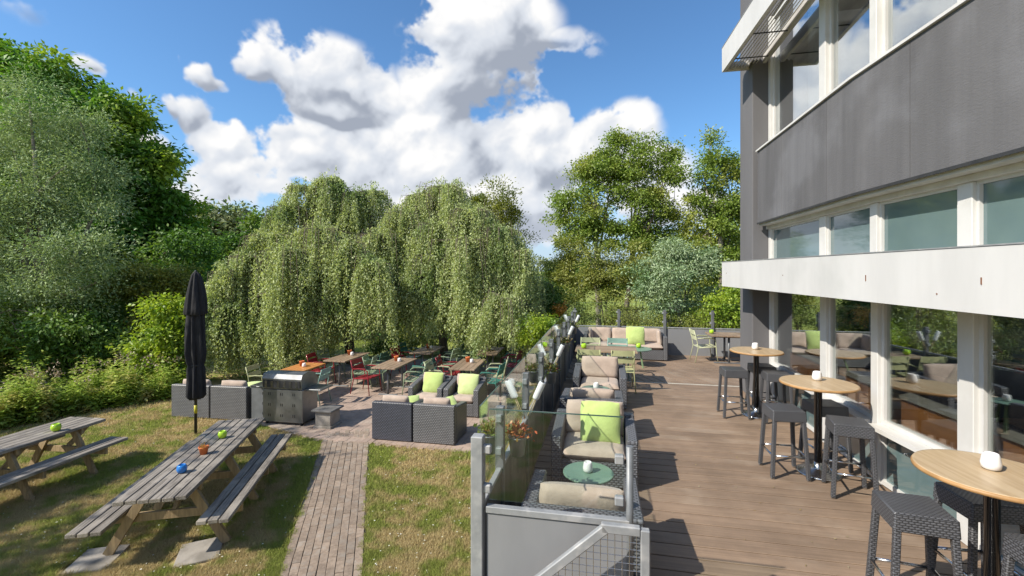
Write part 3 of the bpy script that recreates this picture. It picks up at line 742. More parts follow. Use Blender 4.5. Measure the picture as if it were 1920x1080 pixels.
# torches and hanging pots on the posts
def torch(label, group, loc, rotz, tilt):
    t = thing('garden_torch', label, 'torch', loc, rotz, group)
    R = Matrix.Rotation(tilt, 4, 'Y')
    def tb(mb, n, m, par=t):
        mb.v = [tuple(R @ Vector(p)*.86) for p in mb.v]; return mb.build(n, m, par)
    tb(MB().tube([(0,0,0), (0,0,.26)], .009, 6), 'stick', bamboo)
    tb(MB().tube([(.028,0,.06), (.012,0,.25)], .006, 6), 'brace', bamboo)
    tb(MB().lathe([(.028, .24), (.040, .25), (.043, .27), (.043, .47), (.036, .485), (.030, .485), (.028, .47)], 16), 'lamp_body', torch_white)
    tb(MB().lathe([(.016, .46), (.016, .50), (.008, .51)], 10), 'burner', dark_metal)
    return t
nm = ['nearest', 'second', 'third', 'farthest']
for i, k in enumerate((1, 3, 5, 7)):
    v = fence_vs[k]
    for s_, w_ in ((-1, 'lawn'), (1, 'deck')):
        torch('white cylinder torch leaning to the %s side on the %s torch post' % (w_, nm[i]), 'torches on the deck balustrade', B(UF+.03*s_, v-.05, DZ+.845), RZ, s_*.42)
for i, u in enumerate(far_us[1:5]):
    if i == 0 and False: continue
    torch('white torch on the far balustrade, %s of four' % ('leftmost', 'second from left', 'third from left', 'rightmost')[i], 'torches on the far balustrade', B(u-.0, VF+.035, DZ+.835), RZ, .04)
leaf_pot = leafmat('pot_leaf', (.10, .17, .03), (.22, .20, .05), (.22, .05, .03), trans=.25, clump=14)
leaf_red = leafmat('red_flower', (.38, .03, .015), (.50, .16, .05), (.45, .28, .08), trans=.2, clump=18)
leaf_lime = leafmat('lime_leaf', (.22, .30, .06), (.34, .40, .12), None, trans=.3)

def leaves_np(cent, dirs, nrm, ln, wd, fold=.12):
    """diamond leaves: cent base points, dirs along the leaf, nrm face normals; ln, wd arrays -> verts, quads"""
    N = len(cent); side = np.cross(dirs, nrm); side /= (np.linalg.norm(side, axis=1, keepdims=True)+1e-9)
    nn = np.cross(side, dirs)
    v = np.empty((N, 4, 3)); L = ln[:, None]; Wd = wd[:, None]
    v[:, 0] = cent; mid = cent+dirs*L*.45
    v[:, 1] = mid+side*Wd*.5+nn*L*fold; v[:, 2] = cent+dirs*L; v[:, 3] = mid-side*Wd*.5+nn*L*fold
    return v.reshape(-1, 3)
def mesh_quads(name, v, mat, parent=None, loc=(0,0,0), extra=None):
    n = len(v)//4; me = bpy.data.meshes.new(name)
    v = v-np.array(loc)[None]
    me.vertices.add(len(v)); me.vertices.foreach_set('co', v.astype(np.float32).ravel())
    me.loops.add(4*n); me.loops.foreach_set('vertex_index', np.arange(4*n, dtype=np.int32))
    me.polygons.add(n); me.polygons.foreach_set('loop_start', np.arange(0, 4*n, 4, dtype=np.int32)); me.polygons.foreach_set('loop_total', np.full(n, 4, dtype=np.int32))
    me.materials.append(mat); me.update(calc_edges=True)
    o = bpy.data.objects.new(name, me); C.objects.link(o)
    if parent is not None: o.parent = parent
    return o
def unit(n):
    d = rng.normal(size=(n, 3)); return d/np.linalg.norm(d, axis=1, keepdims=True)
def pot(label, loc, rotz, kind):
    t = thing('flower_pot', label, 'flower pot', loc, rotz, 'zinc pots hung on the balustrade')
    MB().lathe([(.055, 0), (.060, .005), (.078, .15), (.084, .155), (.084, .165), (.074, .165), (.070, .14)], 18).build('bucket', zinc, t)
    MB().lathe([(.069, .135), (.0, .142)], 14).build('soil', soil, t)
    MB().box((0, .088 if False else -.0, .10), (.004, .0, .0)) if False else None
    n = 160; c = rng.normal(size=(n, 3))*np.array([.05, .05, .035])+np.array([0, 0, .20]); d = unit(n)*.8+np.array([0, 0, .55]); d /= np.linalg.norm(d, axis=1, keepdims=True)
    mesh_quads('foliage', leaves_np(c, d, unit(n), rng.uniform(.03, .06, n), rng.uniform(.018, .032, n)), leaf_red if kind == 0 else (leaf_pot if kind == 1 else leaf_lime), t)
    return t
for i, k in enumerate((0, 2, 4, 6)):
    v = fence_vs[k]
    pot('zinc pot of %s on the deck side of the %s pot post' % ('red and orange flowers' if i == 0 else 'mixed flowers', nm[i]), B(UF+.125, v+.12, DZ+.86), RZ, 0 if i == 0 else 1)
    pot('zinc pot of %s on the lawn side of the %s pot post' % ('pale green leaves' if i == 0 else 'trailing flowers', nm[i]), B(UF-.125, v+.12, DZ+.86), RZ, 2 if i == 0 else 1)

# ================================================================== FURNITURE BUILDERS
def armchair(label, loc, rotz, w=.95, d=.80, group=None, mat=rattan_grey, back=.72, arm=.60, cushion=cushion_beige, bh=.40, low=False):
    """faces -y locally; origin on the floor in the middle"""
    t = thing('rattan_armchair', label, 'armchair', loc, rotz, group); a = .12
    MB().box((0, d/2-a/2, back/2+.01), (w, a, back-.02), ch=.012).build('backrest', mat, t)
    for s_ in (-1, 1):
        mb = MB().box((s_*(w/2-a/2), -a/2-.002, arm/2+.01), (a, d-a, arm-.02), ch=.012)
        # arms slope up a little to the back
        mb.v = [(x, y, z+(max(0, (y+d/2)/d)*(back-arm-.02) if z > arm/2 else 0)) for x, y, z in mb.v]
        mb.build('armrest', mat, t)
    MB().box((0, -a/2-.02, .155), (w-2*a-.004, d-a-.05, .27), ch=.008).build('seat_base', mat, t)
    MB().cushion((0, -a/2-.02, .36), (w-2*a-.01, d-a-.02, .16), n=10, soft=.35).build('seat_cushion', cushion, t)
    R = Matrix.Rotation(math.radians(90-12), 3, 'X')
    MB().cushion((0, d/2-a-.085, .55 if low else .62), (w-2*a-.02, bh, .15), R, n=10, soft=.38).build('back_cushion', cushion, t)
    for sx in (-1, 1):
        for sy in (-1, 1): MB().box((sx*(w/2-.06), sy*(d/2-.06), .012), (.04, .04, .024)).build('foot', dark_metal, t)
    return t
def pillow(label, loc, rotz, tilt=1.2, size=.46, mat=pillow_lime, roll=0.0, group=None):
    R = Matrix.Rotation(tilt, 3, 'X') @ Matrix.Rotation(roll, 3, 'Z')
    mb = MB().cushion((0,0,0), (size, size, .17), R, n=14, pw=2.2, soft=.75)
    zmin = min(p[2] for p in mb.v); mb.v = [(x, y, z-zmin) for x, y, z in mb.v]
    o = mb.build('throw_pillow', mat); o.location = loc; o.rotation_euler = (0,0,rotz); return tag(o, label, 'pillow', group)
def stool_proto(label, loc, rotz, group):
    t = thing('bar_stool', label, 'bar stool', loc, rotz, group); h = .80; s0, s1 = .17, .195
    mb = MB().box((0, 0, h-.065), (.36, .36, .13), ch=.010)
    mb.v = [(x*(1 if z > h-.06 else 1.03), y*(1 if z > h-.06 else 1.03), z-(.012*(1-(x/.18)**2) if z > h-.02 else 0)) for x, y, z in mb.v]
    mb.build('seat', rattan_dark, t)
    for sx in (-1, 1):
        for sy in (-1, 1):
            l = MB().bar((sx*s1, sy*s1, .018), (sx*(s0-.012), sy*(s0-.012), h-.12), .042, .042, ch=.006, up=(0,1,0)).build('leg', rattan_dark, t)
            MB().box((sx*s1, sy*s1, .010), (.036, .036, .020), ch=.003).build('foot_cap', steel, l)
    k = .187
    for (a, b_) in (((-k,-k),(k,-k)), ((k,-k),(k,k)), ((k,k),(-k,k)), ((-k,k),(-k,-k))):
        MB().tube([(a[0], a[1], .27), (b_[0], b_[1], .27)], .012, 8).build('footrest', chrome, t)
    return t
def bar_table_proto(label, loc, rotz, group):
    t = thing('bar_table', label, 'bar table', loc, rotz, group); R_ = .41
    MB().lathe([(R_-.012, 1.068), (R_, 1.073), (R_+.002, 1.085), (R_-.006, 1.0985)], 64).build('table_edge', oak_edge, t)
    MB().lathe([(R_-.0055, 1.094), (R_-.0065, 1.0995), (R_-.02, 1.1005)], 64).build('table_top', oak_top, t)
    MB().lathe([(.042, .05), (.042, 1.04), (.10, 1.045), (.10, 1.066)], 24).build('pole', black_pole, t)
    prof = [(.23, .004), (.235, .010)]
    for k in range(7):
        r = .225-k*.024; z = .016+k*.006; prof += [(r, z+.008), (r-.012, z+.011), (r-.018, z+.002)]
    prof += [(.055, .075), (.044, .14)]
    MB().lathe(prof, 40).build('ribbed_base', steel, t)
    return t
def vase(label, loc, group='white vases on the bar tables', s=1.0, twig=False):
    t = thing('vase', label, 'vase', loc, 0, group)
    MB().lathe([(.030*s, 0), (.046*s, .012*s), (.050*s, .04*s), (.042*s, .085*s), (.036*s, .10*s), (.032*s, .10*s), (.034*s, .07*s)], 24).build('cup', white_china, t)
    if twig:
        for k in range(5):
            a = k*1.3; MB().tube([(0,0,.06), (.012*math.cos(a), .012*math.sin(a), .12), (.04*math.cos(a), .04*math.sin(a), .19)], .0022, 4).build('twig', bark, t)
    return t
def chair_proto(label, loc, rotz, group, m):
    """curved metal garden armchair; faces -y"""
    t = thing('metal_chair', label, 'chair', loc, rotz, group); r = .012
    for s_ in (-1, 1):
        x = s_*.25
        MB().tube([(x*1.04, -.28, 0), (x, -.24, .30), (x, -.22, .60), (x, -.16, .645), (x, .10, .655), (x*.93, .24, .645)], r, 7).build('front_leg', m, t)
        MB().tube([(x*1.0, .31, 0), (x*.92, .22, .40), (x*.90, .26, .62), (x*.88, .33, .86)], r, 7).build('rear_leg', m, t)
        MB().box((x, -.03, .667), (.045, .26, .014), ch=.004).build('arm_pad', m, t)
        MB().tube([(x*.97, -.24, .42), (x*.93, .20, .395)], r*.9, 6).build('seat_rail', m, t)
    for k in range(6):
        y = -.225+k*.083; z = .432-.006*k-(.012 if 0 < k < 5 else 0)
        MB().box((0, y, z), (.47, .070, .012), ch=.004).build('seat_slat', m, t)
    MB().tube([(-.245, -.245, .425), (.245, -.245, .425)], r, 7).build('front_rail', m, t)
    for k, (z, hh) in enumerate(((.80, .115), (.655, .115))):
        y = .255+(z-.62)*.29
        mb = MB()
        n = 6
        for j in range(n):
            x0, x1 = -.215+.43*j/n, -.215+.43*(j+1)/n; f_ = lambda x: y+.020*(1-(x/.215)**2)
            mb.bar((x0, f_(x0), z), (x1, f_(x1), z), .012, hh)
        mb.build('back_slat', m, t)
    return t
def wood_table_proto(label, loc, rotz, group, m, w=.70, l=1.35, planks=5, post_m=None, h=.75):
    t = thing('garden_table', label, 'table', loc, rotz, group)
    for k in range(planks):
        MB().box((-w/2+w*(k+.5)/planks, 0, h-.018), (w/planks-.004, l, .036), ch=.004).build('plank', m, t)
    for s_ in (-1, 1):
        MB().box((0, s_*l*.30, h-.052), (w*.8, .06, .03)).build('bearer', dark_metal, t)
        MB().tube([(0, s_*l*.30, .02), (0, s_*l*.30, h-.066)], .028, 10).build('leg', post_m or galv, t)
        MB().box((0, s_*l*.30, .014), (w*.78, .06, .028), ch=.006).build('foot', post_m or galv, t)
    return t
def side_table(label, loc, rotz, d=.50, h=.45, group='green round side tables'):
    t = thing('side_table', label, 'table', loc, rotz, group)
    MB().lathe([(d/2-.008, h-.022), (d/2, h-.018), (d/2, h-.004), (d/2-.006, h)], 40).build('table_top', green_metal, t)
    for k in range(3):
        a = k*2*PI/3+.5; c_, s_ = math.cos(a), math.sin(a)
        MB().bar((c_*d*.40, s_*d*.40, 0), (c_*d*.22, s_*d*.22, h-.022), .035, .018, up=(c_, s_, 0)).build('leg', leg_olive, t)
    return t
def ball_lamp(label, loc, m, s=1.0, name='glass_tealight', cat='candle holder', group='coloured tealight glasses'):
    t = thing(name, label, cat, loc, 0, group)
    MB().lathe([(.025*s, 0), (.045*s, .012*s), (.055*s, .045*s), (.048*s, .078*s), (.036*s, .092*s), (.031*s, .092*s), (.040*s, .07*s)], 20).build('glass_bowl', m, t)
    return t

# ================================================================== FURNITURE ON THE DECK
def atY(x, y, z=DZ): return Vector((x, y, z))
GB = 'round oak bar tables by the windows'; GS = 'dark rattan bar stools by the windows'
bt = bar_table_proto('round oak bar table farthest from the camera beside the grey column', W(1418, 657, DZ+1.1)-Vector((0,0,1.1)), RZ, GB)
tb_xy = [W(1418, 657, DZ+1.1), W(1534, 717, DZ+1.1), W(1860, 886, DZ+1.1)]
dup(bt, tb_xy[1]-Vector((0,0,1.1)), RZ+.2, 'round oak bar table in the middle of the three by the windows')
dup(bt, tb_xy[2]-Vector((0,0,1.1)), RZ+.1, 'round oak bar table nearest the camera cut by the right picture edge')
vase('white vase on the farthest bar table', W(1416, 655, DZ+1.1), s=1.1)
vase('white vase on the middle bar table', W(1532, 713, DZ+1.1), s=1.1)
vase('white vase on the nearest bar table', W(1858, 880, DZ+1.1), s=1.1)
st0 = stool_proto('dark rattan stool on the open deck side of the farthest bar table', W(1375, 690.5, DZ+.8)-Vector((0,0,.8)), RZ+.02, GS)
for (px, py, r, lab) in ((1428, 684, .0, 'dark rattan stool behind the farthest bar table against the grey column'),
                         (1455, 697.5, -.05, 'dark rattan stool in front of the farthest bar table beside the low window'),
                         (1469, 763, .03, 'dark rattan stool on the open deck side of the middle bar table'),
                         (1546, 755, .1, 'dark rattan stool behind the middle bar table against the window'),
                         (1592, 789, -.18, 'dark rattan stool in front of the middle bar table'),
                         (1712, 945, -.12, 'dark rattan stool on the open deck side of the nearest bar table'),
                         (1836, 925, .05, 'dark rattan stool behind the nearest bar table partly under its top'),
                         (1998, 1035, .0, 'dark rattan stool cut off by the right picture edge')):
    dup(st0, W(px, py, DZ+.8)-Vector((0,0,.8)), RZ+r, lab)

GA = 'rattan armchairs along the deck balustrade'
def bloc(x, y, z=DZ): return Vector((x, y, z))
armchair('grey rattan armchair nearest the camera with its back to the end balustrade', bloc(.605, 3.90), RZ+PI, .95, .82, GA, back=.58, arm=.54, bh=.34, low=True)
armchair('grey rattan armchair with a lime pillow facing the camera', bloc(1.00, 5.52), RZ, .97, .80, GA, back=.64, arm=.56)
armchair('grey rattan armchair with its back to the lime pillow chair', bloc(1.22, 6.93), RZ+PI, .92, .80, GA, back=.60, arm=.55, bh=.34, low=True)
armchair('grey rattan armchair facing the camera in front of the green chairs', bloc(1.64, 8.50), RZ, .95, .80, GA, back=.64, arm=.56)
pillow('lime green pillow in the second armchair of the deck', bloc(1.055, 5.44, DZ+.425), RZ, 1.22, .47)
side_table('round green side table between the two nearest deck armchairs', bloc(.76, 4.53), .3)
vase('white cup on the near green side table', bloc(.755, 4.53, DZ+.45), 'white cups on the side tables', 1.0)
side_table('round green side table between the third and fourth deck armchairs', bloc(1.42, 7.72), .8)
vase('white cup on the farther green side table', bloc(1.43, 7.74, DZ+.45), 'white cups on the side tables', 1.0)
# dining set with green chairs
GC = 'metal armchairs on the deck'
wt = wood_table_proto('wooden dining table on the deck between pale green chairs', bloc(2.06, 9.98), RZ+PI/2, None, table_wood, .72, 1.30, 5)
c0 = chair_proto('olive green metal chair on the near left side of the deck dining table', bloc(1.62, 9.52), RZ+PI, GC, PAINT['olive'])
M_ol = {'paint_olive': None}
def chair(lab, loc, rz, colr, grp):
    return dup(c0, loc, rz, lab, grp, {'paint_olive': PAINT[colr]} if colr != 'olive' else None)
chair('olive green metal chair on the near right side of the deck dining table', bloc(2.26, 9.40), RZ+PI+.06, 'olive', GC)
chair('pale cream green metal chair behind the deck dining table', bloc(1.83, 10.56), RZ+.05, 'pale', GC)
chair('mint blue metal chair behind the deck dining table', bloc(2.42, 10.46), RZ-.05, 'mint', GC)
ball_lamp('lime tealight at the left end of the deck dining table', bloc(1.58, 10.0, DZ+.75), lime_glass, 1.15)
# sofa by the far balustrade
def sofa(label, loc, rotz, w=2.25, d=.80):
    t = thing('rattan_sofa', label, 'sofa', loc, rotz); a = .10
    MB().box((0, d/2-a/2, .35), (w, a, .66), ch=.012).build('backrest', rattan_mid, t)
    for s_ in (-1, 1): MB().box((s_*(w/2-a/2), -a/2-.002, .34), (a, d-a, .64), ch=.012).build('armrest', rattan_mid, t)
    MB().box((0, -a/2-.02, .155), (w-2*a-.004, d-a-.05, .27), ch=.008).build('seat_base', rattan_mid, t)
    cw = (w-2*a)/3
    for k in range(3):
        x = -w/2+a+cw*(k+.5)
        MB().cushion((x, -a/2-.02, .36), (cw-.012, d-a-.02, .14), soft=.35).build('seat_cushion', cushion_beige, t)
        MB().cushion((x, d/2-a-.075, .60), (cw-.015, .42, .14), Matrix.Rotation(math.radians(80), 3, 'X'), soft=.38).build('back_cushion', cushion_beige, t)
    for s_ in (-1, 1): MB().cushion((s_*(w/2-a-.08), -.06, .60), (.40, .42, .13), Matrix.Rotation(PI/2, 3, 'Z') @ Matrix.Rotation(math.radians(84*1), 3, 'X'), soft=.38).build('side_cushion', cushion_beige, t)
    for sx in (-1, 1):
        for sy in (-1, 1): MB().box((sx*(w/2-.06), sy*(d/2-.06), .012), (.04, .04, .024)).build('foot', dark_metal, t)
    return t
sofa('long beige cushioned rattan sofa against the far balustrade', bloc(3.19, 12.93), RZ)
pillow('lime green pillow on the far sofa', bloc(3.42, 12.62, DZ+.42), RZ, 1.25, .50)
side_table('low green round table in front of the far sofa', bloc(3.22, 11.75), .3, .75, .45)
ball_lamp('lime tealight on the low green table by the far sofa', bloc(3.3, 11.85, DZ+.45), lime_glass, 1.2)
chair('pale green metal chair at the square table by the far balustrade', bloc(5.22, 12.36), RZ+PI/2+.1, 'pale', GC)
wood_table_proto('wooden table by the far balustrade next to the grey column', bloc(5.78, 12.25), RZ, None, table_wood, .95, .75, 5)
ball_lamp('lime tealight on the table beside the grey column', bloc(5.42, 12.35, DZ+.75), lime_glass, 1.15)

# ================================================================== FURNITURE ON THE LAWN AND TERRACE
GL = 'grey rattan armchairs on the terrace'
armchair('terrace armchair with lime pillow facing the camera, left of the pair', Vector((-1.85, 10.42, .02)), RZ, .80, .76, GL, rattan_mid)
armchair('terrace armchair with pale green pillow facing the camera, right of the pair', Vector((-1.04, 10.26, .02)), RZ, .80, .76, GL, rattan_mid)
pillow('bright lime pillow on the left terrace armchair', Vector((-1.80, 10.36, .445)), RZ, 1.2, .46, pillow_lime)
pillow('pale green pillow on the right terrace armchair', Vector((-.98, 10.20, .445)), RZ, 1.2, .46, pillow_pale)
armchair('terrace armchair seen from behind beside the brick path', Vector((-2.17, 8.86, .02)), RZ+PI, .80, .78, GL, rattan_navy)
armchair('ribbed terrace armchair seen from behind nearest the balustrade', Vector((-1.36, 8.70, .02)), RZ+PI, .80, .78, GL, rattan_mid)
pillow('green pillow lying flat in the terrace armchair by the path', Vector((-2.05, 9.02, .445)), RZ, .5, .42, pillow_lime, .3)
pillow('green pillow lying flat in the ribbed terrace armchair', Vector((-1.28, 8.86, .445)), RZ, .5, .42, pillow_lime, .6)
armchair('grey armchair from behind at the left end of the lawn pair behind the parasol', Vector((-6.93, 10.25, .0)), RZ+.06+PI, .92, .78, GL, rattan_mid)
armchair('grey armchair from behind beside the barbecue', Vector((-6.02, 10.12, .0)), RZ+.06+PI, .86, .78, GL, rattan_mid)
pillow('pale green pillow in the armchair beside the barbecue', Vector((-5.95, 10.35, .43)), RZ, .45, .42, pillow_pale, .2)

# barbecue of stainless steel
brushed = pbr('brushed_steel', (.30, .305, .31), (.20, .205, .21), 3, rough=.38, metal=.8, bump=.05, bscale=20, bst=(1, 1, 8))
q = thing('barbecue', 'stainless steel gas barbecue with closed hood seen from behind', 'barbecue', Vector((-4.68, 9.62, .0)), RZ+.02)
MB().box((0, 0, .42), (.92, .52, .68), ch=.012).build('cabinet', brushed, q)
for r in range(3):
    for c in range(3):
        for s_ in (-1, 1): MB().box((-.30+.28*c+s_*.02, -.262, .22+.22*r), (.012, .006, .055)).build('vent_slot', dark_metal, q)
hd = MB(); prof = [(-.27, .77), (-.29, .98), (-.25, 1.07), (-.10, 1.10), (.15, 1.06), (.27, .93), (.28, .77)]
n = len(prof)
hd.add([(-.45, y, z) for y, z in prof]+[(.45, y, z) for y, z in prof], [tuple(range(n)), tuple(range(2*n-1, n-1, -1))]+[(i, n+i, n+i+1, i+1) for i in range(n-1)])
hood = hd.build('hood', brushed, q)
MB().box((0, -.288, .875), (.84, .016, .15)).build('vent_panel', dark_metal, hood)
for c in range(6):
    for r in range(7): MB().box((-.35+.14*c, -.299, .815+.019*r), (.055, .006, .007)).build('louvre', steel, hood)
MB().box((.64, .03, .755), (.36, .46, .035), ch=.006).build('side_shelf', brushed, q)
MB().box((-.58, .06, .755), (.22, .46, .035), ch=.006).build('side_shelf', brushed, q)
for sx in (-1, 1):
    for sy in (-1, 1): MB().tube([(sx*.40-.012, sy*.2, .04), (sx*.40+.012, sy*.2, .04)], .04, 12).build('castor', dark_metal, q)
q = thing('barbecue_cabinet', 'lower steel cabinet standing left of the barbecue', 'cabinet', Vector((-5.30, 9.92, 0)), RZ+.02)
MB().box((0, 0, .38), (.46, .5, .70), ch=.01).build('body', galv, q)
MB().box((0, 0, .745), (.50, .54, .025), ch=.006).build('lid', dark_metal, q)
for r in range(3):
    for s_ in (-1, 1): MB().box((.07+s_*.02, -.253, .18+.21*r), (.012, .006, .055)).build('vent_slot', dark_metal, q)
MB().box((0, 0, .015), (.40, .44, .03)).build('plinth', dark_metal, q)
q = thing('stone_plinth', 'small weathered stone plinth with dark slab beside the barbecue', 'plinth', W(607, 806, 0)+Vector((0, .2, 0)), RZ)
MB().box((0, 0, .035), (.40, .40, .07), ch=.008).build('base', concrete, q)
MB().box((0, 0, .21), (.34, .34, .28), ch=.006).build('shaft', concrete, q)
MB().box((0, 0, .37), (.46, .46, .04), ch=.008).build('slab', pbr('slab_dark', (.17, .165, .16), (.12, .115, .11), 6, rough=.7), q)

# closed parasol
def parasol(label, loc, s, cloth, group=None):
    t = thing('closed_parasol', label, 'parasol', loc, .4, group)
    MB().tube([(0,0,0), (0,0,3.1*s)], .026*s, 10).build('pole', dark_metal, t)
    def fold(k, amp, ph):
        def f(a, z): return 1+amp*math.sin(k*a+ph+1.4*z)+.10*math.sin(3*a+2.1*z+ph)+.06*math.sin(13*a-z*3)
        return f
    MB().lathe([(0.099*s, .70*s), (0.142*s, .76*s), (0.138*s, .95*s), (0.129*s, 1.15*s), (0.125*s, 1.30*s), (0.110*s, 1.36*s), (0.133*s, 1.44*s), (0.155*s, 1.62*s), (0.150*s, 1.9*s), (0.133*s, 2.2*s), (0.125*s, 2.45*s), (0.086*s, 2.8*s)], 64, mod=fold(8, .20, 0)).build('folded_canopy', cloth, t)
    MB().lathe([(0.146*s, 2.34*s), (0.176*s, 2.36*s), (0.168*s, 2.5*s), (0.142*s, 2.75*s), (0.107*s, 2.98*s), (0.073*s, 3.12*s), (0.030*s, 3.18*s)], 64, mod=fold(7, .13, 1.2)).build('top_flounce', cloth, t)
    MB().lathe([(0.107*s, 1.345*s), (0.112*s, 1.36*s), (0.107*s, 1.375*s)], 24).build('tie_band', dark_metal, t)
    MB().lathe([(0.029*s, .42*s), (0.029*s, .58*s)], 12).build('tape', yellow_tape, t)
    MB().lathe([(0.020*s, 3.16*s), (0.025*s, 3.19*s), (0.008*s, 3.215*s)], 12).build('finial', dark_metal, t)
    return t
parasol('tall closed black parasol standing on the lawn behind the picnic table', W(367, 815), 1.0, parasol_cloth)
parasol('pale closed parasol half hidden under the left weeping tree', Vector((-6.3, 14.4, .02)), .78, pale_cloth, 'pale closed parasols under the trees')
parasol('pale closed parasol under the right weeping tree beside the flower bed', Vector((.0, 14.9, .0)), .62, pale_cloth, 'pale closed parasols under the trees')

# picnic tables
def picnic(label, loc, rotz, L=2.68):
    t = thing('picnic_table', label, 'picnic table', loc, rotz, 'weathered wooden picnic tables on the lawn')
    wv = .70/6
    me = MB().box((0,0,0), (wv-.010, L, .045), ch=.006).build('top_plank', grey_wood, t); d_ = me.data; C.objects.unlink(me); bpy.data.objects.remove(me)
    for k in range(6): piece('top_plank', d_, t, (-.35+wv*(k+.5), random.uniform(-.012,.012), .728), (0, random.uniform(-.01,.01), random.uniform(-.002,.002)))
    for s_ in (-1, 1):
        for k in (0, 1, 2): piece('bench_plank', d_, t, (s_*(.60+.112*(k-1)), random.uniform(-.012,.012), .438), (0, random.uniform(-.01,.01), 0), (.92, 1, 1))
    for y in (-L/2+.40, .05, L/2-.40):
        for s_ in (-1, 1):
            MB().bar((s_*.60, y, 0), (s_*.20, y, .705), .045, .095, up=(1,0,0)).build('leg', raw_wood, t)
            MB().bar((s_*.03, y+.06, .395), (s_*.03, y+.42 if y < 1 else y-.42, .69), .04, .06).build('brace', raw_wood, t) if s_ > 0 else None
        MB().box((0, y+.05, .365), (1.50, .045, .095), ch=.004).build('cross_beam', raw_wood, t)
        MB().box((0, y+.05, .66), (.64, .045, .085), ch=.004).build('top_beam', raw_wood, t)
    return t
picnic('weathered picnic table in the foreground beside the brick path', Vector((-4.13, 6.13, .03)), .2143)
picnic('weathered picnic table cut by the left picture edge', Vector((-7.25, 6.32, 0)), -.13, 2.6)
for i, (x, y, lab) in enumerate(((-4.58, 5.02, 'left'), (-3.54, 5.16, 'right'))):
    o = MB().box((0,0,.014), (.42, .46, .028), ch=.006).build('paving_slab', concrete); o.location = (x, y, .002); o.rotation_euler = (0,0,.25+.2*i)
    tag(o, 'concrete slab under the near %s leg of the foreground picnic table' % lab, 'paving slab', 'slabs under the picnic table')
pt = lambda px, py: W(px, py, .782)-Vector((0,0,.001))
ball_lamp('blue glass tealight on the foreground picnic table', pt(341, 886), blue_glass, 1.05)
ball_lamp('lime tealight at the far end of the foreground picnic table', pt(417, 821), lime_glass, 1.1)
ball_lamp('lime tealight on the picnic table at the left edge', W(105, 808, .752), lime_glass, 1.2)
q = thing('flower_basket', 'small orange pot with wire handle on the foreground picnic table', 'pot', pt(382, 851), 0)
MB().lathe([(.040, 0), (.058, .085), (.062, .09), (.062, .10), (.054, .10), (.05, .07)], 18).build('pot', orange_pot, q)
MB().tube([(.058*math.cos(a), 0, .095+.15*math.sin(a)) for a in [PI*k/10 for k in range(11)]], .0025, 5).build('handle', steel, q)
n = 50; c = rng.normal(size=(n, 3))*np.array([.025, .025, .012])+np.array([0, 0, .10]); mesh_quads('flowers', leaves_np(c, unit(n), unit(n), rng.uniform(.02, .035, n), rng.uniform(.012, .02, n)), leafmat('basket_leaf', (.45, .20, .05), (.3, .28, .06)), q)

# terrace tables and their chairs
GT = 'wooden tables on the brick terrace'; GTC = 'metal chairs on the brick terrace'
tabs = [  # px, py of the middle of the table top, label, wood, chair colours: left near, left far, right near, right far
    (560, 690, 'behind the barbecue', orange_wood, ('olive', None, 'mint', None), .02),
    (652, 668, 'under the left weeping tree', table_wood, ('red', 'sage', 'sage', 'forest'), .02),
    (741, 680, 'in the middle of the terrace', table_wood, ('red', 'sage', 'sage', 'teal'), .02),
    (802, 655, 'in front of the tree trunk', table_wood, ('red', 'teal', 'sage', 'forest'), .02),
    (878, 682, 'behind the terrace armchairs', table_wood, ('pale', 'red', 'teal', 'pale'), .02),
    (919, 657, 'at the far right of the terrace', table_wood, ('sage', 'teal', 'plum', 'teal'), .02)]
proto_t = None
cname = {'olive': 'olive', 'mint': 'mint green', 'red': 'dark red', 'sage': 'sage green', 'forest': 'dark green', 'teal': 'teal', 'pale': 'pale green', 'plum': 'plum red'}
for (px, py, lab, wd, cols, zz) in tabs:
    p = W(px, py, .75+zz); p.z = zz
    if proto_t is None: proto_t = wood_table_proto('bright orange wooden table '+lab, p, RZ+.03, GT, wd, .66, 1.35, 5)
    else: dup(proto_t, p, RZ+random.uniform(-.04,.06), 'brown wooden table '+lab, GT, {'orange_wood': table_wood})
    for i, colr in enumerate(cols):
        if colr is None: continue
        s_ = -1 if i < 2 else 1; vv = -.33 if i % 2 == 0 else .36
        off = B(s_*(.62+random.uniform(0,.12)), vv+random.uniform(-.05,.05))
        chair('%s metal chair, %s %s of the table %s' % (cname[colr], 'near' if i % 2 == 0 else 'far', 'left' if s_ < 0 else 'right', lab), p+off, RZ+s_*(-PI/2)+random.uniform(-.2,.2), colr, GTC)
    vase('white cup on the table '+lab, p+Vector((.08, .12, .75)), 'cups on the terrace tables', 1.0)
    t = thing('cutlery_pot', 'terracotta pot on the table '+lab, 'pot', p+Vector((-.04, .26, .75)), 0, 'terracotta pots on the terrace tables')
    MB().lathe([(.045, 0), (.062, .11), (.066, .115), (.066, .13), (.056, .13), (.052, .1)], 16).build('pot', orange_pot, t)

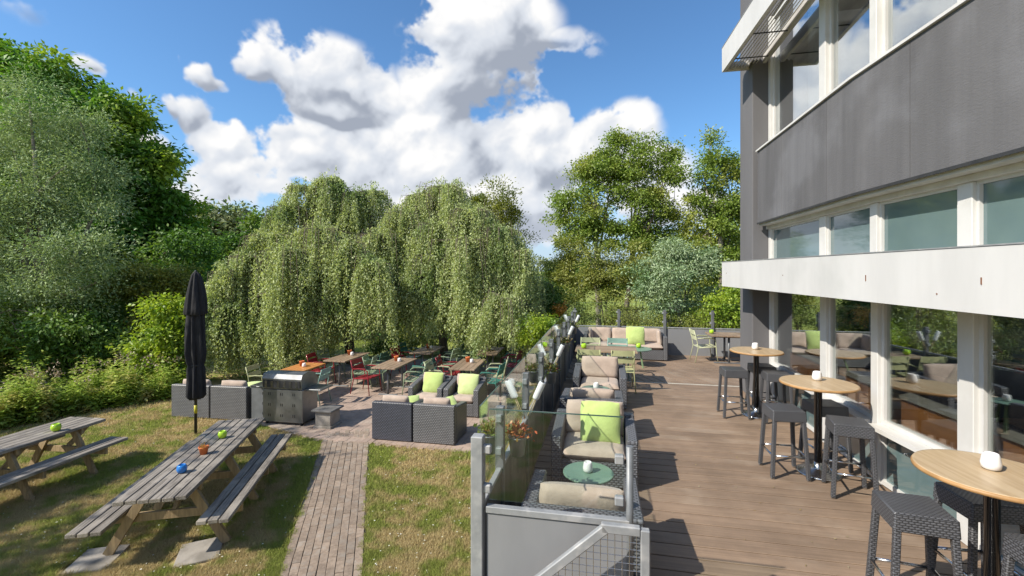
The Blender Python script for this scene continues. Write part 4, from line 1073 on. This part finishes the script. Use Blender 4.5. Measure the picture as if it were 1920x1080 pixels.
# ================================================================== VEGETATION
def noise3(p, s):   # cheap smooth pseudo noise for clumping
    return (np.sin(p[:, 0]*s*1.7+p[:, 1]*s*.9+1.3)+np.sin(p[:, 1]*s*1.3-p[:, 2]*s*1.9+.4)+np.sin(p[:, 2]*s*1.5+p[:, 0]*s*1.1+2.2))/3
def L(px, py, Y, r, ry=None, rz=None):
    c = WD(px, py, Y); k = Y/F; return (c.x, c.y, c.z, r*k, (ry or r)*k, (rz or r)*k)
def clump_leaves(lumps, total, ln, wd, sub=.42, droop=.35, flat=.55, shell=.62, per=70, fill=.12, up=.5, zmin=.05, outward=.7, lobes=7, solid=False):
    """leaves gathered in twiggy clumps on the outside of each lobe; returns verts and clump centres"""
    lumps = np.array(lumps)
    if lobes:   # break every lobe into smaller boughs so light and shade gather in clumps
        base_l = lumps; k = lobes; d = unit(len(base_l)*k); src = np.repeat(base_l, k, 0); lumps = src.copy()
        lumps[:, :3] = src[:, :3]+d*src[:, 3:6]*rng.uniform(.55, .85, (len(src), 1)); lumps[:, 3:6] = src[:, 3:6]*rng.uniform(.30, .48, (len(src), 1)); lumps[:, 5] *= .8
        if solid: lumps = np.concatenate([lumps, base_l*np.array([1, 1, 1, .82, .82, .82])])
    area = (lumps[:, 3]*lumps[:, 5]+lumps[:, 3]*lumps[:, 4]+lumps[:, 4]*lumps[:, 5]); pr = area/area.sum()
    nc = max(8, int(total/per)); idx = rng.choice(len(lumps), nc, p=pr); d = unit(nc)
    rad = np.where(rng.random(nc) < fill, rng.uniform(.15, shell, nc), rng.uniform(shell, 1.06, nc))
    cen = lumps[idx, :3]+d*rad[:, None]*lumps[idx, 3:6]
    cen += .25*noise3(cen, 1.1)[:, None]*d
    li = np.repeat(np.arange(nc), per); n = len(li)
    sz = rng.uniform(.6, 1.35, nc)[li]*sub
    off = rng.normal(size=(n, 3))*np.array([1, 1, flat])*.5; pos = cen[li]+off*sz[:, None]
    dirs = off/(np.linalg.norm(off, axis=1, keepdims=True)+1e-6)*.8+unit(n)*.7+d[li]*outward*.4+np.array([0, 0, -droop]); dirs /= np.linalg.norm(dirs, axis=1, keepdims=True)
    nr = unit(n)*.6+np.array([0, 0, up])+d[li]*.5; nr /= np.linalg.norm(nr, axis=1, keepdims=True)
    k = pos[:, 2] > zmin; pos, dirs, nr = pos[k], dirs[k], nr[k]; n = len(pos)
    return leaves_np(pos, dirs, nr, rng.uniform(.7, 1.3, n)*ln, rng.uniform(.75, 1.25, n)*wd), cen
def limb(mb, a, b_, r0, r1, bend=.12, n=5, sides=6):
    a, b_ = Vector(a), Vector(b_); d = b_-a; k = Vector((random.uniform(-1,1), random.uniform(-1,1), random.uniform(.0,.8)))*d.length*bend
    pts = [a+d*t+k*math.sin(PI*t) for t in [i/n for i in range(n+1)]]
    mb.tube(pts, [r0+(r1-r0)*i/n for i in range(n+1)], sides, caps=False); return pts
def tree(name, label, base, lumps, total, ln, wd, lm, bmk=bark, trunk=.2, cat='tree', group=None, twigs=0, fork=.35, **kw):
    base = Vector(base); t = thing(name, label, cat, base, 0, group)
    v, cen = clump_leaves(lumps, total, ln, wd, **kw)
    mesh_quads('crown', v, lm, t, base)
    if trunk:
        mb = MB(); lz = min(l[2]-l[5]*.3 for l in lumps); ctr = sum((Vector(l[:3]) for l in lumps), Vector())/len(lumps)
        top = Vector((base.x*.6+ctr.x*.4, base.y*.6+ctr.y*.4, base.z+max(.4, (ctr.z-base.z)*fork*1.6)))
        trunk_pts = limb(mb, base-Vector((0,0,.1)), top, trunk, trunk*.6, .04, 6, 9)
        for l in lumps:
            s_ = trunk_pts[random.randint(3, 6)]
            pts = limb(mb, s_, Vector(l[:3])+Vector((0,0,l[5]*.4)), trunk*.42, trunk*.08, .12, 6, 6)
            for _ in range(twigs):
                c_ = Vector(cen[np.argmin(((cen-np.array([*(Vector(l[:3])+Vector((random.uniform(-1,1)*l[3], random.uniform(-1,1)*l[4], random.uniform(-1,1)*l[5])))]))**2).sum(1))])
                limb(mb, pts[random.randint(3, 6)], c_, trunk*.10, trunk*.03, .12, 3, 4)
        mb.build('trunk', bmk, t, base)
    return t
LM = {
 'chestnut': leafmat('leaf_chestnut', (0.081, 0.205, 0.029), (0.152, 0.304, 0.039), (0.304, 0.411, 0.045), trans=.32, gloss=.03, clump=.35),
 'willow': leafmat('leaf_willow', (0.223, 0.308, 0.144), (0.399, 0.502, 0.264), (0.160, 0.273, 0.099), trans=.25, gloss=.03, clump=.5),
 'dark': leafmat('leaf_dark', (0.061, 0.147, 0.024), (0.129, 0.241, 0.041), (0.190, 0.276, 0.052), trans=.32, gloss=.03, clump=.6),
 'lime': leafmat('leaf_lime', (0.230, 0.351, 0.034), (0.405, 0.486, 0.047), (0.162, 0.284, 0.034), trans=.4, gloss=.03, clump=1.2),
 'olive': leafmat('leaf_olive', (0.203, 0.239, 0.051), (0.334, 0.341, 0.080), (0.145, 0.203, 0.036), trans=.32, gloss=.03, clump=.9),
 'weep': leafmat('leaf_weep', (0.316, 0.384, 0.167), (0.556, 0.604, 0.297), (0.231, 0.316, 0.118), trans=.40, gloss=.03, clump=.55),
 'alder': leafmat('leaf_alder', (0.150, 0.246, 0.044), (0.282, 0.361, 0.070), (0.352, 0.387, 0.088), trans=.32, gloss=.03, clump=.5),
 'silver': leafmat('leaf_silver', (0.262, 0.362, 0.200), (0.431, 0.524, 0.323), (0.185, 0.293, 0.139), trans=.25, gloss=.03, clump=.9),
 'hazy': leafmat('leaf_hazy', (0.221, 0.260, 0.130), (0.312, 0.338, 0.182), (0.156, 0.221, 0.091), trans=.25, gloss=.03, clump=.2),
 'orange': leafmat('leaf_orange', (0.600, 0.216, 0.024), (0.696, 0.396, 0.060), None, trans=.35),
 'weed': leafmat('leaf_weed', (0.215, 0.330, 0.050), (0.413, 0.512, 0.099), (0.495, 0.446, 0.165), trans=.35, gloss=.03, clump=2.2),
}
# --- left: horse chestnut, grey willow, understorey
tree('chestnut_tree', 'tall dark green chestnut tree filling the upper left', (-18.0, 22.0, 0),
     [L(30,150,21,75), L(105,175,20.5,75), L(180,215,20.5,75), L(245,275,21,72), L(290,335,21,68), L(190,330,20,95), L(85,270,19.5,100), L(300,410,21.5,70), L(225,430,20.5,95), L(345,440,22,42), L(20,330,20,110), L(150,480,20,110), L(275,485,21,80), L(-90,260,21,120), L(-60,420,21,130), L(240,540,21,90)],
     98000, .24, .125, LM['chestnut'], trunk=.42, solid=True, lobes=9, sub=.62, droop=.45, flat=.5, per=60, fill=.10)
tree('willow_tree', 'pale grey green willow in front of the chestnut at the left edge', (-14.6, 14.3, 0),
     [L(55,215,14.3,70), L(150,245,14.2,45), L(25,320,13.8,100), L(125,345,13.8,85), L(60,445,13.5,100), L(160,470,13.5,62), L(110,545,13.4,70), L(15,545,13.4,90), L(188,400,14,30), L(185,545,13.6,42), L(-90,320,14,120), L(-90,500,14,110)],
     78000, .105, .030, LM['willow'], bark_pale, trunk=.24, sub=.5, lobes=9, droop=.15, flat=.8, per=75, fill=.08, up=.2, outward=1.0, shell=.5)
tree('leaning_tree', 'dense dark green tree behind the willow at the left lawn edge', (-14.0, 17.0, 0),
     [L(240,560,17,80), L(160,600,16.5,80), L(60,620,16.5,90), L(330,545,17.5,60), L(280,610,17,60), L(340,630,17,50), L(-60,600,17,110), L(100,560,17,80), L(330,480,18,60)], 46000, .15, .085, LM['dark'], trunk=.2, solid=True, sub=.5, per=60, fork=.2)
tree('olive_shrub', 'olive green rounded shrub in front of the dark trees', (-11.5, 15.0, 0),
     [L(280,525,15,50), L(320,535,15.2,42), L(240,545,15,40), L(300,575,15,50)], 14000, .10, .05, LM['olive'], trunk=.10, cat='shrub', sub=.35)
tree('lime_shrub', 'bright yellow green shrub left of the black parasol', (-9.7, 12.6, 0),
     [L(315,600,12.6,34), L(295,640,12.5,38), L(335,650,12.6,30), L(280,675,12.4,34), L(330,690,12.5,34), L(300,575,12.7,18)], 9000, .11, .06, LM['lime'], trunk=.06, cat='shrub', sub=.30, per=36, fork=.2)
tree('bramble_thicket', 'dark bramble thicket behind the weeds on the left', (-13, 14, 0),
     [L(60,690,13.6,70,None,45), L(150,680,13.5,70,None,40), L(230,690,13.4,55,None,38), L(-40,680,13.5,90,None,50), L(10,740,13,70,None,30), L(40,600,12.9,60), L(110,630,12.8,55), L(180,620,13,50), L(-30,640,12.9,60)], 26000, .11, .06, LM['dark'], trunk=.05, cat='shrub', sub=.4, fork=.15)
# dead twiggy branches hanging at the left edge
dead = MB()
for (a, b_) in (((-30,600),(80,592)), ((20,590),(60,645)), ((40,600),(28,650)), ((-20,700),(60,740)), ((60,690),(100,735)), ((30,650),(110,760)), ((75,740),(120,735))):
    pts = limb(dead, WD(*a, 12.8), WD(*b_, 12.4), .028, .008, .15, 5, 5)
    for k in range(3): limb(dead, pts[2+k], pts[2+k]+Vector((random.uniform(.1,.5), random.uniform(-.3,.1), random.uniform(-.45,.25))), .008, .003, .2, 3, 4)
o = dead.build('dead_branch', bark_pale, None, (-13.5, 12.8, 0)); o.location = (-13.5, 12.8, 0); tag(o, 'bare grey dead branches hanging at the left edge', 'branch')
# tall weeds along the lawn edge: one mass nobody could count
def plants(n, poly_fn, h0, h1, leaf, seed_r=.09, per=26):
    P = np.array([poly_fn() for _ in range(n)]); hs = rng.uniform(h0, h1, n)*(1+.45*np.sin(P[:, 0]*2.3+1)*np.sin(P[:, 0]*5.1+P[:, 1]*3.7))*np.where(rng.random(n) < .12, 1.5, 1); vs = []; 
    li = np.repeat(np.arange(n), per); m_ = len(li); t = rng.random(m_)**.8
    lean = rng.normal(size=(n, 2))*.10
    pos = np.zeros((m_, 3)); pos[:, :2] = P[li]+lean[li]*(t*hs[li])[:, None]+rng.normal(size=(m_, 2))*.02; pos[:, 2] = t*hs[li]
    a = rng.uniform(0, 2*PI, m_); d = np.stack([np.cos(a), np.sin(a), rng.uniform(-.5, .35, m_)], 1); d /= np.linalg.norm(d, axis=1, keepdims=True)
    nr = np.array([0, 0, 1.])+unit(m_)*.35; s_ = (1-.55*t)
    return leaves_np(pos, d, nr, leaf*s_*rng.uniform(.7, 1.3, m_), leaf*.36*s_*rng.uniform(.8, 1.2, m_), .05)
def band():
    px = random.uniform(-150, 345); t = random.random()
    y0 = 845-(px+150)*.20 if px < 200 else 775-(px-200)*.16
    p = W(px, y0-6-t*34, 0); return (p.x, p.y)
o = mesh_quads('weeds', plants(1500, band, .25, .80, .19)+0.0, LM['weed']); tag(o, 'tall leafy weeds in a band along the left edge of the lawn', 'weeds', kind='stuff')
seed = leafmat('seed_head', (.28, .21, .15), (.36, .27, .22), None, trans=.2)
o = mesh_quads('weed_flowers', (lambda c: leaves_np(np.repeat(c, 12, 0)+rng.normal(size=(len(c)*12, 3))*np.array([.05, .05, .03]), unit(len(c)*12), unit(len(c)*12), np.full(len(c)*12, .05), np.full(len(c)*12, .03)))(np.array([[*band(), random.uniform(.75, 1.05)] for _ in range(90)])), seed)
tag(o, 'dusky pink seed heads above the weeds on the left', 'weeds', kind='stuff')

# --- weeping trees
def weeping(name, label, base, domes, lm, trunk, n_str, leaf=.068):
    base = Vector(base); t = thing(name, label, 'tree', base, 0, 'weeping trees over the terrace'); mb = MB()
    fork = base+Vector((random.uniform(-.2,.2), 0, 2.6)); tp = limb(mb, base-Vector((0,0,.1)), fork, trunk, trunk*.72, .05, 6, 10)
    C_, D_, N_, Ls = [], [], [], []
    wsum = sum(d[3]*max(.5, d[0].z-d[4]) for d in domes)
    for (c, rx, ry, wgt, zb) in domes:
        pts = limb(mb, fork, c-Vector((0,0,.12)), trunk*.45, .03, .16, 7, 6)
        k = int(n_str*wgt*max(.5, c.z-zb)/wsum)
        bun = [(random.uniform(0, 2*PI), math.sqrt(random.uniform(.03, 1.0)), random.uniform(.55, 1.1)) for _ in range(max(9, int(rx*13)))]
        for j in range(k):
            a, R_, ln_ = random.choice(bun) if random.random() < .78 else (random.uniform(0, 2*PI), math.sqrt(random.random()), random.uniform(.5, 1.05)); a += random.gauss(0, .16); R_ = min(1.15, abs(R_+random.gauss(0, .10))); sx, sy = math.cos(a)*rx*R_, math.sin(a)*ry*R_
            H = c.z-zb; drop = H*min(1.0, ln_*(random.uniform(.5, 1.0) if R_ > .5 else random.uniform(.3, .75)))
            fall = .95*min(rx, 1.3)*R_**1.2*random.uniform(.6, 1.25)*(1+.35*math.sin(3*a+c.x*2)+.2*math.sin(5*a+c.z)); drop = max(.25, drop-fall*.6)
            # the strand rises from the dome, arches out and hangs
            arch = random.uniform(.02, .16)+(random.uniform(.1, .4) if random.random() < .10 else 0)
            n = max(6, int((drop+fall+R_*.5)/.080)); ph = random.uniform(0, 6.3); wob = random.uniform(.02, .06)
            for q in range(n):
                s_ = q/(n-1)
                if s_ < .30:
                    w_ = s_/.30; x = sx*(.35+.65*w_); y = sy*(.35+.65*w_); z = c.z+arch*math.sin(PI*w_)-fall*w_**1.3
                else:
                    w_ = (s_-.30)/.70; x = sx*(1+.14*w_)+wob*math.sin(ph+w_*5); y = sy*(1+.14*w_)+wob*math.cos(ph+w_*4); z = c.z-fall-drop*w_
                for _ in range(2):
                    C_.append((c.x+x+random.gauss(0,.03), c.y+y+random.gauss(0,.03), z+random.gauss(0,.03)))
                if random.random() < .03 and q > 2: pass
            if j % 9 == 0: mb.tube([c+Vector((sx*.3, sy*.3, .0)), c+Vector((sx*.8, sy*.8, arch*.8-.12*R_)), c+Vector((sx, sy, -fall-.25)), c+Vector((sx*1.03, sy*1.03, -fall-drop*.6))], [.010, .007, .005, .003], 4, caps=False)
    P = np.array(C_); P = P[P[:, 2] > .08]; n = len(P)
    d = unit(n)*.65+np.array([0, 0, -.75]); d /= np.linalg.norm(d, axis=1, keepdims=True)
    mesh_quads('crown', leaves_np(P, d, unit(n), rng.uniform(.7, 1.35, n)*leaf, rng.uniform(.7, 1.2, n)*leaf*.58), lm, t, base)
    mb.build('trunk', bark, t, base); return n
def dome(px, py, Y, rpx, bot, w=1.0, ry=None):
    c = WD(px, py, Y); k = Y/F; zb = CAMZ-(bot-HY)/F*Y
    return (c, rpx*k, (ry or min(rpx*k, 1.5)), w*rpx*k, max(.15, zb))
nA = weeping('weeping_birch', 'left weeping tree with curtains of pale green leaves over the terrace', (-5.55, 15.7, 0), [
    dome(622,338,15.6,42,520), dome(566,352,15.6,40,480), dome(660,365,15.8,45,520), dome(700,362,16.2,45,520), dome(545,390,15.2,50,600),
    dome(515,440,14.6,60,690), dome(600,430,14.4,70,640), dome(470,480,14.2,50,705), dome(428,508,13.6,46,715), dome(400,540,13.4,30,715),
    dome(650,455,14.0,60,630), dome(700,492,13.3,42,655,.9), dome(720,440,15.0,55,600), dome(560,500,13.9,60,695), dome(480,560,13.7,50,712), dome(625,560,13.6,40,655,.8), dome(540,470,13.6,60,690), dome(440,570,13.2,45,715), dome(400,600,13.2,28,718,.8), dome(590,600,14.2,50,665,.6), dome(680,560,14.4,50,640,.6)],
    LM['weep'], .17, 5600)
nB = weeping('weeping_birch', 'right weeping tree with curtains of pale green leaves beside the balustrade', (-2.35, 16.1, 0), [
    dome(838,352,16.2,60,520), dome(790,368,16.2,50,540), dome(760,400,15.6,50,600), dome(885,395,15.2,62,600), dome(825,420,15.2,60,600),
    dome(930,430,15.0,55,640), dome(870,450,14.6,70,640), dome(960,470,15.4,50,600), dome(800,480,14.8,50,610), dome(900,520,14.2,60,640),
    dome(945,558,13.2,55,668,1.1), dome(905,585,13.4,30,655), dome(985,520,15.6,45,620), dome(1015,530,16.0,30,590), dome(765,520,14.6,40,620,.7), dome(850,540,14.6,60,640,.8), dome(730,545,15.4,40,640,.6), dome(980,470,14.6,40,600), dome(1000,575,14.6,30,640)],
    LM['weep'], .16, 5300)
print('weeping leaves', nA, nB)

# --- behind: far trees, alders, silver willow, shrubs, hedge
tree('upright_tree', 'upright leafy tree rising behind the right weeping tree', (-.6, 20.5, 0), [L(925,385,20.5,48), L(955,400,20.5,36), L(900,400,20.5,40), L(970,440,20.8,28), L(940,440,20.5,45)], 9000, .12, .055, LM['olive'], trunk=.14, sub=.4, droop=-.2, per=40)
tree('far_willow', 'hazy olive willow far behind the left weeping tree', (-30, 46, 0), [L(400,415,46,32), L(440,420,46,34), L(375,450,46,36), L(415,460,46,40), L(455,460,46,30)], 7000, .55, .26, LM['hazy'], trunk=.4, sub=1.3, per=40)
tree('far_green_tree', 'fresh green tree between chestnut and left weeping tree', (-19.5, 34, 0), [L(485,425,34,26), L(460,455,34,34), L(500,465,34,30), L(425,495,33,48), L(380,500,32,40), L(470,510,33,50), L(400,560,31,60)], 11000, .30, .17, LM['dark'], trunk=.3, sub=.9, per=40)
al1 = [L(1160,275,25,28), L(1120,315,25,34), L(1085,330,25.5,24), L(1145,335,25,42), L(1060,375,25.5,26), L(1105,385,25,40), L(1045,412,25.5,20), L(1085,435,25,36), L(1135,430,25,36)]
al2 = [L(1205,290,24.5,34), L(1252,282,24.5,26), L(1190,345,24.5,46), L(1240,345,24.5,40), L(1265,385,24.5,28), L(1205,400,24.5,44), L(1255,430,24.5,34), L(1180,450,24.5,36), L(1225,455,24.5,34)]
al3 = [L(1334,265,23.5,18), L(1345,300,23.5,28), L(1318,330,23.5,24), L(1372,325,23.5,28), L(1342,370,23.5,38), L(1303,385,23.5,22), L(1372,400,23.5,38), L(1330,430,23.5,36), L(1305,465,23.5,28), L(1375,475,23.5,38), L(1420,380,23.5,40), L(1345,520,23.5,50)]
kw = dict(trunk=.16, sub=.46, droop=.1, flat=.6, per=42, fill=.18, lobes=9, twigs=4, fork=.55, group='alders behind the deck')
tree('alder_tree', 'airy alder left of the pair behind the far balustrade', (WD(1123, 520, 25).x, 25, 0), al1, 25000, .135, .085, LM['alder'], bark_pale, **kw)
tree('alder_tree', 'airy alder right of the pair behind the far balustrade', (WD(1166, 520, 24.5).x, 24.5, 0), al2, 25000, .135, .085, LM['alder'], bark, **kw)
tree('alder_tree', 'narrow alder beside the grey column of the building', (WD(1350, 520, 23.5).x, 23.5, 0), al3, 29000, .135, .085, LM['alder'], bark_pale, **kw)
tree('silver_willow', 'silvery green willow bush in front of the alders', (WD(1275, 600, 18).x, 18, 0), [L(1270,480,18,42), L(1232,505,18,38), L(1312,500,18,38), L(1270,545,17.6,60), L(1222,570,17.6,38), L(1320,565,17.8,42), L(1250,600,17.5,45)], 26000, .13, .042, LM['silver'], bark_pale, trunk=.12, sub=.42, per=50, up=.3, fork=.2)
for (i, (lab, lumps, k)) in enumerate((('yellow green shrub left of the alder trunks', [L(1060,465,21,34), L(1050,510,21,34), L(1085,500,20.5,40), L(1060,550,20.5,36)], 'olive'),
     ('olive shrub below the alder trunks', [L(1130,495,20,40), L(1155,530,19.5,44), L(1110,545,19.5,38), L(1150,570,19.3,36)], 'olive'),
     ('wide green shrub filling the gap behind the alders', [L(1090,520,27,60,None,50), L(1190,520,27,60,None,50), L(1280,510,27,60), L(1030,530,28,40)], 'dark'),
     ('golden green shrub between alders and silver willow', [L(1190,490,20,34), L(1195,530,19.5,34), L(1185,575,19.3,32)], 'olive'),
     ('dark shrub at the water beside the weeping tree', [L(1015,555,16.5,26), L(1035,575,16.5,22), L(1005,590,16,26)], 'dark'),
     ('yellow green hedge shrub beside the grey column', [L(1365,560,16.5,34), L(1345,590,16.5,30), L(1385,595,16.5,34), L(1410,570,16.5,40)], 'lime'))):
    c = sum((Vector(l[:3]) for l in lumps), Vector())/len(lumps)
    tree('garden_shrub', lab, (c.x, c.y, 0), lumps, 10500, .10, .053, LM[k], trunk=.06, cat='shrub', sub=.32, per=40, fork=.2, group='shrubs behind the deck')
tree('lime_bush', 'fresh yellow green bush against the balustrade beyond the terrace', (.75, 12.9, 0), [L(1005,625,12.9,26), L(1015,600,13,22), L(985,640,12.8,20)], 4500, .07, .04, LM['lime'], trunk=.04, cat='shrub', sub=.25, per=30, fork=.15)
tree('orange_maple', 'small orange leaved shrub beyond the far end of the balustrade', (WD(1050, 600, 15.5).x, 15.5, 0), [L(1050,568,15.5,9), L(1054,580,15.5,11), L(1046,588,15.5,9)], 500, .07, .04, LM['orange'], trunk=.025, cat='shrub', sub=.16, per=20, fork=.2)
# clipped hedge beyond the far balustrade
hd = [L(px, 597+(px-1090)*.02, 16.4, 24, None, 20) for px in range(1070, 1400, 26)]
o = thing('hedge', 'low clipped green hedge beyond the far balustrade', 'hedge', (4.5, 16.4, 0))
hv, _ = clump_leaves(hd+[(l[0], l[1], .5, l[3], l[4], .5) for l in hd], 16000, .06, .035, sub=.22, per=40); mesh_quads('foliage', hv, LM['olive'], o, (4.5, 16.4, 0))
mbh = MB()
for l in hd: limb(mbh, (l[0], l[1], 0), (l[0], l[1], l[2]), .025, .01, .1, 4, 5)
mbh.build('stems', bark, o, (4.5, 16.4, 0))
for i, (px_, py_, r_, k) in enumerate(((400,600,60,'dark'), (500,590,70,'dark'), (600,590,60,'olive'), (700,590,65,'dark'), (790,600,55,'olive'), (880,600,60,'lime'), (960,600,50,'olive'))):
    lumps = [L(px_, py_, 21.5, r_, None, r_*.6), L(px_-25, py_-20, 22, r_*.6), L(px_+25, py_+12, 21, r_*.6, None, r_*.4)]
    tree('back_shrub', 'large shrub behind the weeping trees, %s from the left' % ('first', 'second', 'third', 'fourth', 'fifth', 'sixth', 'seventh')[i], (lumps[0][0], 21.5, 0), lumps, 4200, .16, .09, LM[k], trunk=.06, cat='shrub', sub=.5, per=36, fork=.2, group='shrubs behind the weeping trees')
# flower bed plants under the weeping trees
bed_lab = ['at the left behind the pale parasol', 'beside the left trunk', 'between the two trunks', 'right of the trunk', 'behind the far right table', 'next to the balustrade bush']
for i, (x, y, s_, k) in enumerate(((-6.9, 15.4, .5, 'silver'), (-4.6, 16.9, .45, 'dark'), (-3.4, 17.2, .5, 'olive'), (-1.3, 17.0, .5, 'weed'), (-.2, 16.6, .55, 'olive'), (.75, 15.4, .6, 'silver'))):
    tree('bed_shrub', 'low garden shrub %s' % bed_lab[i], (x, y, 0), [(x, y, s_*.9, s_, s_, s_*.8), (x+s_*.8, y+.2, s_*.7, s_*.8, s_*.7, s_*.6), (x-s_*.9, y, s_*.7, s_*.8, s_*.7, s_*.6)], 2600, .075, .04, LM[k], trunk=.03, cat='shrub', sub=.22, per=30, fork=.15, group='shrubs in the bed under the weeping trees')
# trees that stand behind the camera on the left and throw the dappled shade on the lawn
for i, (x, y, hs, r) in enumerate(((-10.4, 2.4, (5.2, 6.6), 1.0), (-9.0, .0, (5.0, 6.4), .9), (-13.4, 3.0, (5.8, 7.6), 1.1))):
    lumps = []
    for h in hs:
        for k in range(2): lumps.append((x+random.uniform(-1.1,1.1), y+random.uniform(-1.1,1.1), h+random.uniform(-.3,.3), r, r, r*.7))
    tree('shade_tree', 'light crowned tree beside the lawn, %s of three left of the camera' % ('first', 'second', 'third')[i], (x, y, 0), lumps, 1000, .17, .11, LM['alder'], trunk=.14, sub=.55, per=46, twigs=2, lobes=3, group='trees beside the camera')
xs_ = [(-20.5, 9.2), (-22.5, 6.8), (-18.8, 11.2)]
for i, (x, y) in enumerate(xs_):
    lumps = [(x+random.uniform(-1.5,1.5), y+random.uniform(-1.5,1.5), h, 1.9, 1.9, 1.4) for h in (3.2, 4.4, 5.6, 6.6)]
    tree('shade_tree', 'dense crowned tree left of the willow, %s of three outside the view' % ('middle', 'farthest', 'nearest')[i], (x, y, 0), lumps, 3600, .2, .12, LM['dark'], trunk=.2, sub=.6, per=46, group='trees beside the camera')
# far shore
def far_mass(name, lab, x0, x1, y, h, n, leaf, lm, sub):
    lumps = [(x, y+random.uniform(-4,4), h*random.uniform(.35,.62), (x1-x0)/14, 5, h*random.uniform(.32,.5)) for x in np.linspace(x0, x1, 16)]
    v, _ = clump_leaves(lumps, n, leaf, leaf*.55, sub=sub, per=30, zmin=0); o = mesh_quads(name, v, lm); tag(o, lab, 'trees', kind='stuff')
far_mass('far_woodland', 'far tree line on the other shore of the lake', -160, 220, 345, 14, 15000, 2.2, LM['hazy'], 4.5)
far_mass('near_woodland', 'tree belt behind the garden on the left', -75, -16, 42, 7.0, 14000, .5, LM['dark'], 1.3)
far_mass('right_woodland', 'tree belt beyond the building on the right', 14, 60, 40, 8.0, 9000, .5, LM['olive'], 1.3)
o = mesh_quads('reeds', plants(1500, lambda: (random.uniform(-10, 60), random.uniform(76, 84)), 1.2, 2.0, .9, per=14), LM['olive']); tag(o, 'reeds along the near shore of the lake', 'reeds', kind='stuff')

# --- grass blades on the lawn
N = 430000
px = rng.uniform(-60, 1000, N*2); t = rng.random(N*2)
py = 745+(1130-745)*t**.85
Y = F*CAMZ/(py-HY); X = (px-CX)/F*Y
Xb = X*ca-Y*sa
off = np.abs((X-PATH0.x)*pn_.x+(Y-PATH0.y)*pn_.y)
on_path = (off < PATH_W-.015+.045*np.sin(Y*9+1.3*np.sign(X+2.5))*np.sin(Y*23)) & (Y < 8.6)
tp = np.array(TERR); 
def inpoly_np(x, y, poly):
    r = np.zeros(len(x), bool); j = len(poly)-1
    for i in range(len(poly)):
        xi, yi = poly[i]; xj, yj = poly[j]; r ^= ((yi > y) != (yj > y)) & (x < (xj-xi)*(y-yi)/(yj-yi+1e-12)+xi); j = i
    return r
slab = np.zeros(len(X), bool)
for (x, y) in ((-4.58, 5.02), (-3.54, 5.16)): slab |= (np.abs(X-x) < .23) & (np.abs(Y-y) < .25)
keep = (~on_path) & (~inpoly_np(X, Y, TERR)) & (Xb < -.93) & (~slab); X, Y = X[keep][:N], Y[keep][:N]; n = len(X)
a = rng.uniform(0, 2*PI, n); h = rng.uniform(.018, .058, n)*(1+.5*np.clip(np.sin(X*1.3+2)*np.sin(Y*1.7), 0, 1)); w = .0040*np.clip(Y/5.5, .9, 2.4)
lean = rng.uniform(.2, 1.1, n); la = rng.uniform(0, 2*PI, n)
v = np.zeros((n, 3, 3)); v[:, 0] = np.stack([X-np.cos(a)*w, Y-np.sin(a)*w, np.zeros(n)], 1); v[:, 1] = np.stack([X+np.cos(a)*w, Y+np.sin(a)*w, np.zeros(n)], 1)
v[:, 2] = np.stack([X+np.cos(la)*h*lean, Y+np.sin(la)*h*lean, h], 1)
me = bpy.data.meshes.new('grass'); me.vertices.add(3*n); me.vertices.foreach_set('co', v.astype(np.float32).ravel())
me.loops.add(3*n); me.loops.foreach_set('vertex_index', np.arange(3*n, dtype=np.int32)); me.polygons.add(n)
me.polygons.foreach_set('loop_start', np.arange(0, 3*n, 3, dtype=np.int32)); me.polygons.foreach_set('loop_total', np.full(n, 3, dtype=np.int32))
me.materials.append(blade_mat); me.update(calc_edges=True)
o = bpy.data.objects.new('grass', me); C.objects.link(o); tag(o, 'short patchy lawn grass, green and dry', 'grass', kind='stuff')

# --- small white daisies in the grass
n = 420; k = rng.choice(len(X), n, replace=False); c = np.stack([X[k], Y[k], np.full(n, .04)], 1)
o = mesh_quads('daisies', leaves_np(c, unit(n)*np.array([1, 1, .1]), np.tile([0, 0, 1.], (n, 1))+unit(n)*.2, np.full(n, .022), np.full(n, .02)), pbr('daisy', (.75, .75, .68), (.7, .68, .5), 9, rough=.8)); tag(o, 'tiny white daisies scattered over the lawn', 'daisies', kind='stuff')
# --- a few dry leaves blown over the deck and path
n = 150; uu_ = rng.uniform(-.6, 2.9, n); vv_ = rng.uniform(3.4, 12.5, n); c = np.array([list(B(a_, b_, DZ+.006)) for a_, b_ in zip(uu_, vv_)])
d_ = unit(n)*np.array([1, 1, .06]); o = mesh_quads('fallen_leaves', leaves_np(c, d_, np.tile([0, 0, 1.], (n, 1))+unit(n)*.2, rng.uniform(.012, .035, n), rng.uniform(.008, .02, n)), leafmat('dry_leaf', (.30, .20, .08), (.42, .34, .14), (.5, .45, .3), trans=.1)); tag(o, 'small dry leaves scattered on the deck', 'leaves', kind='stuff')
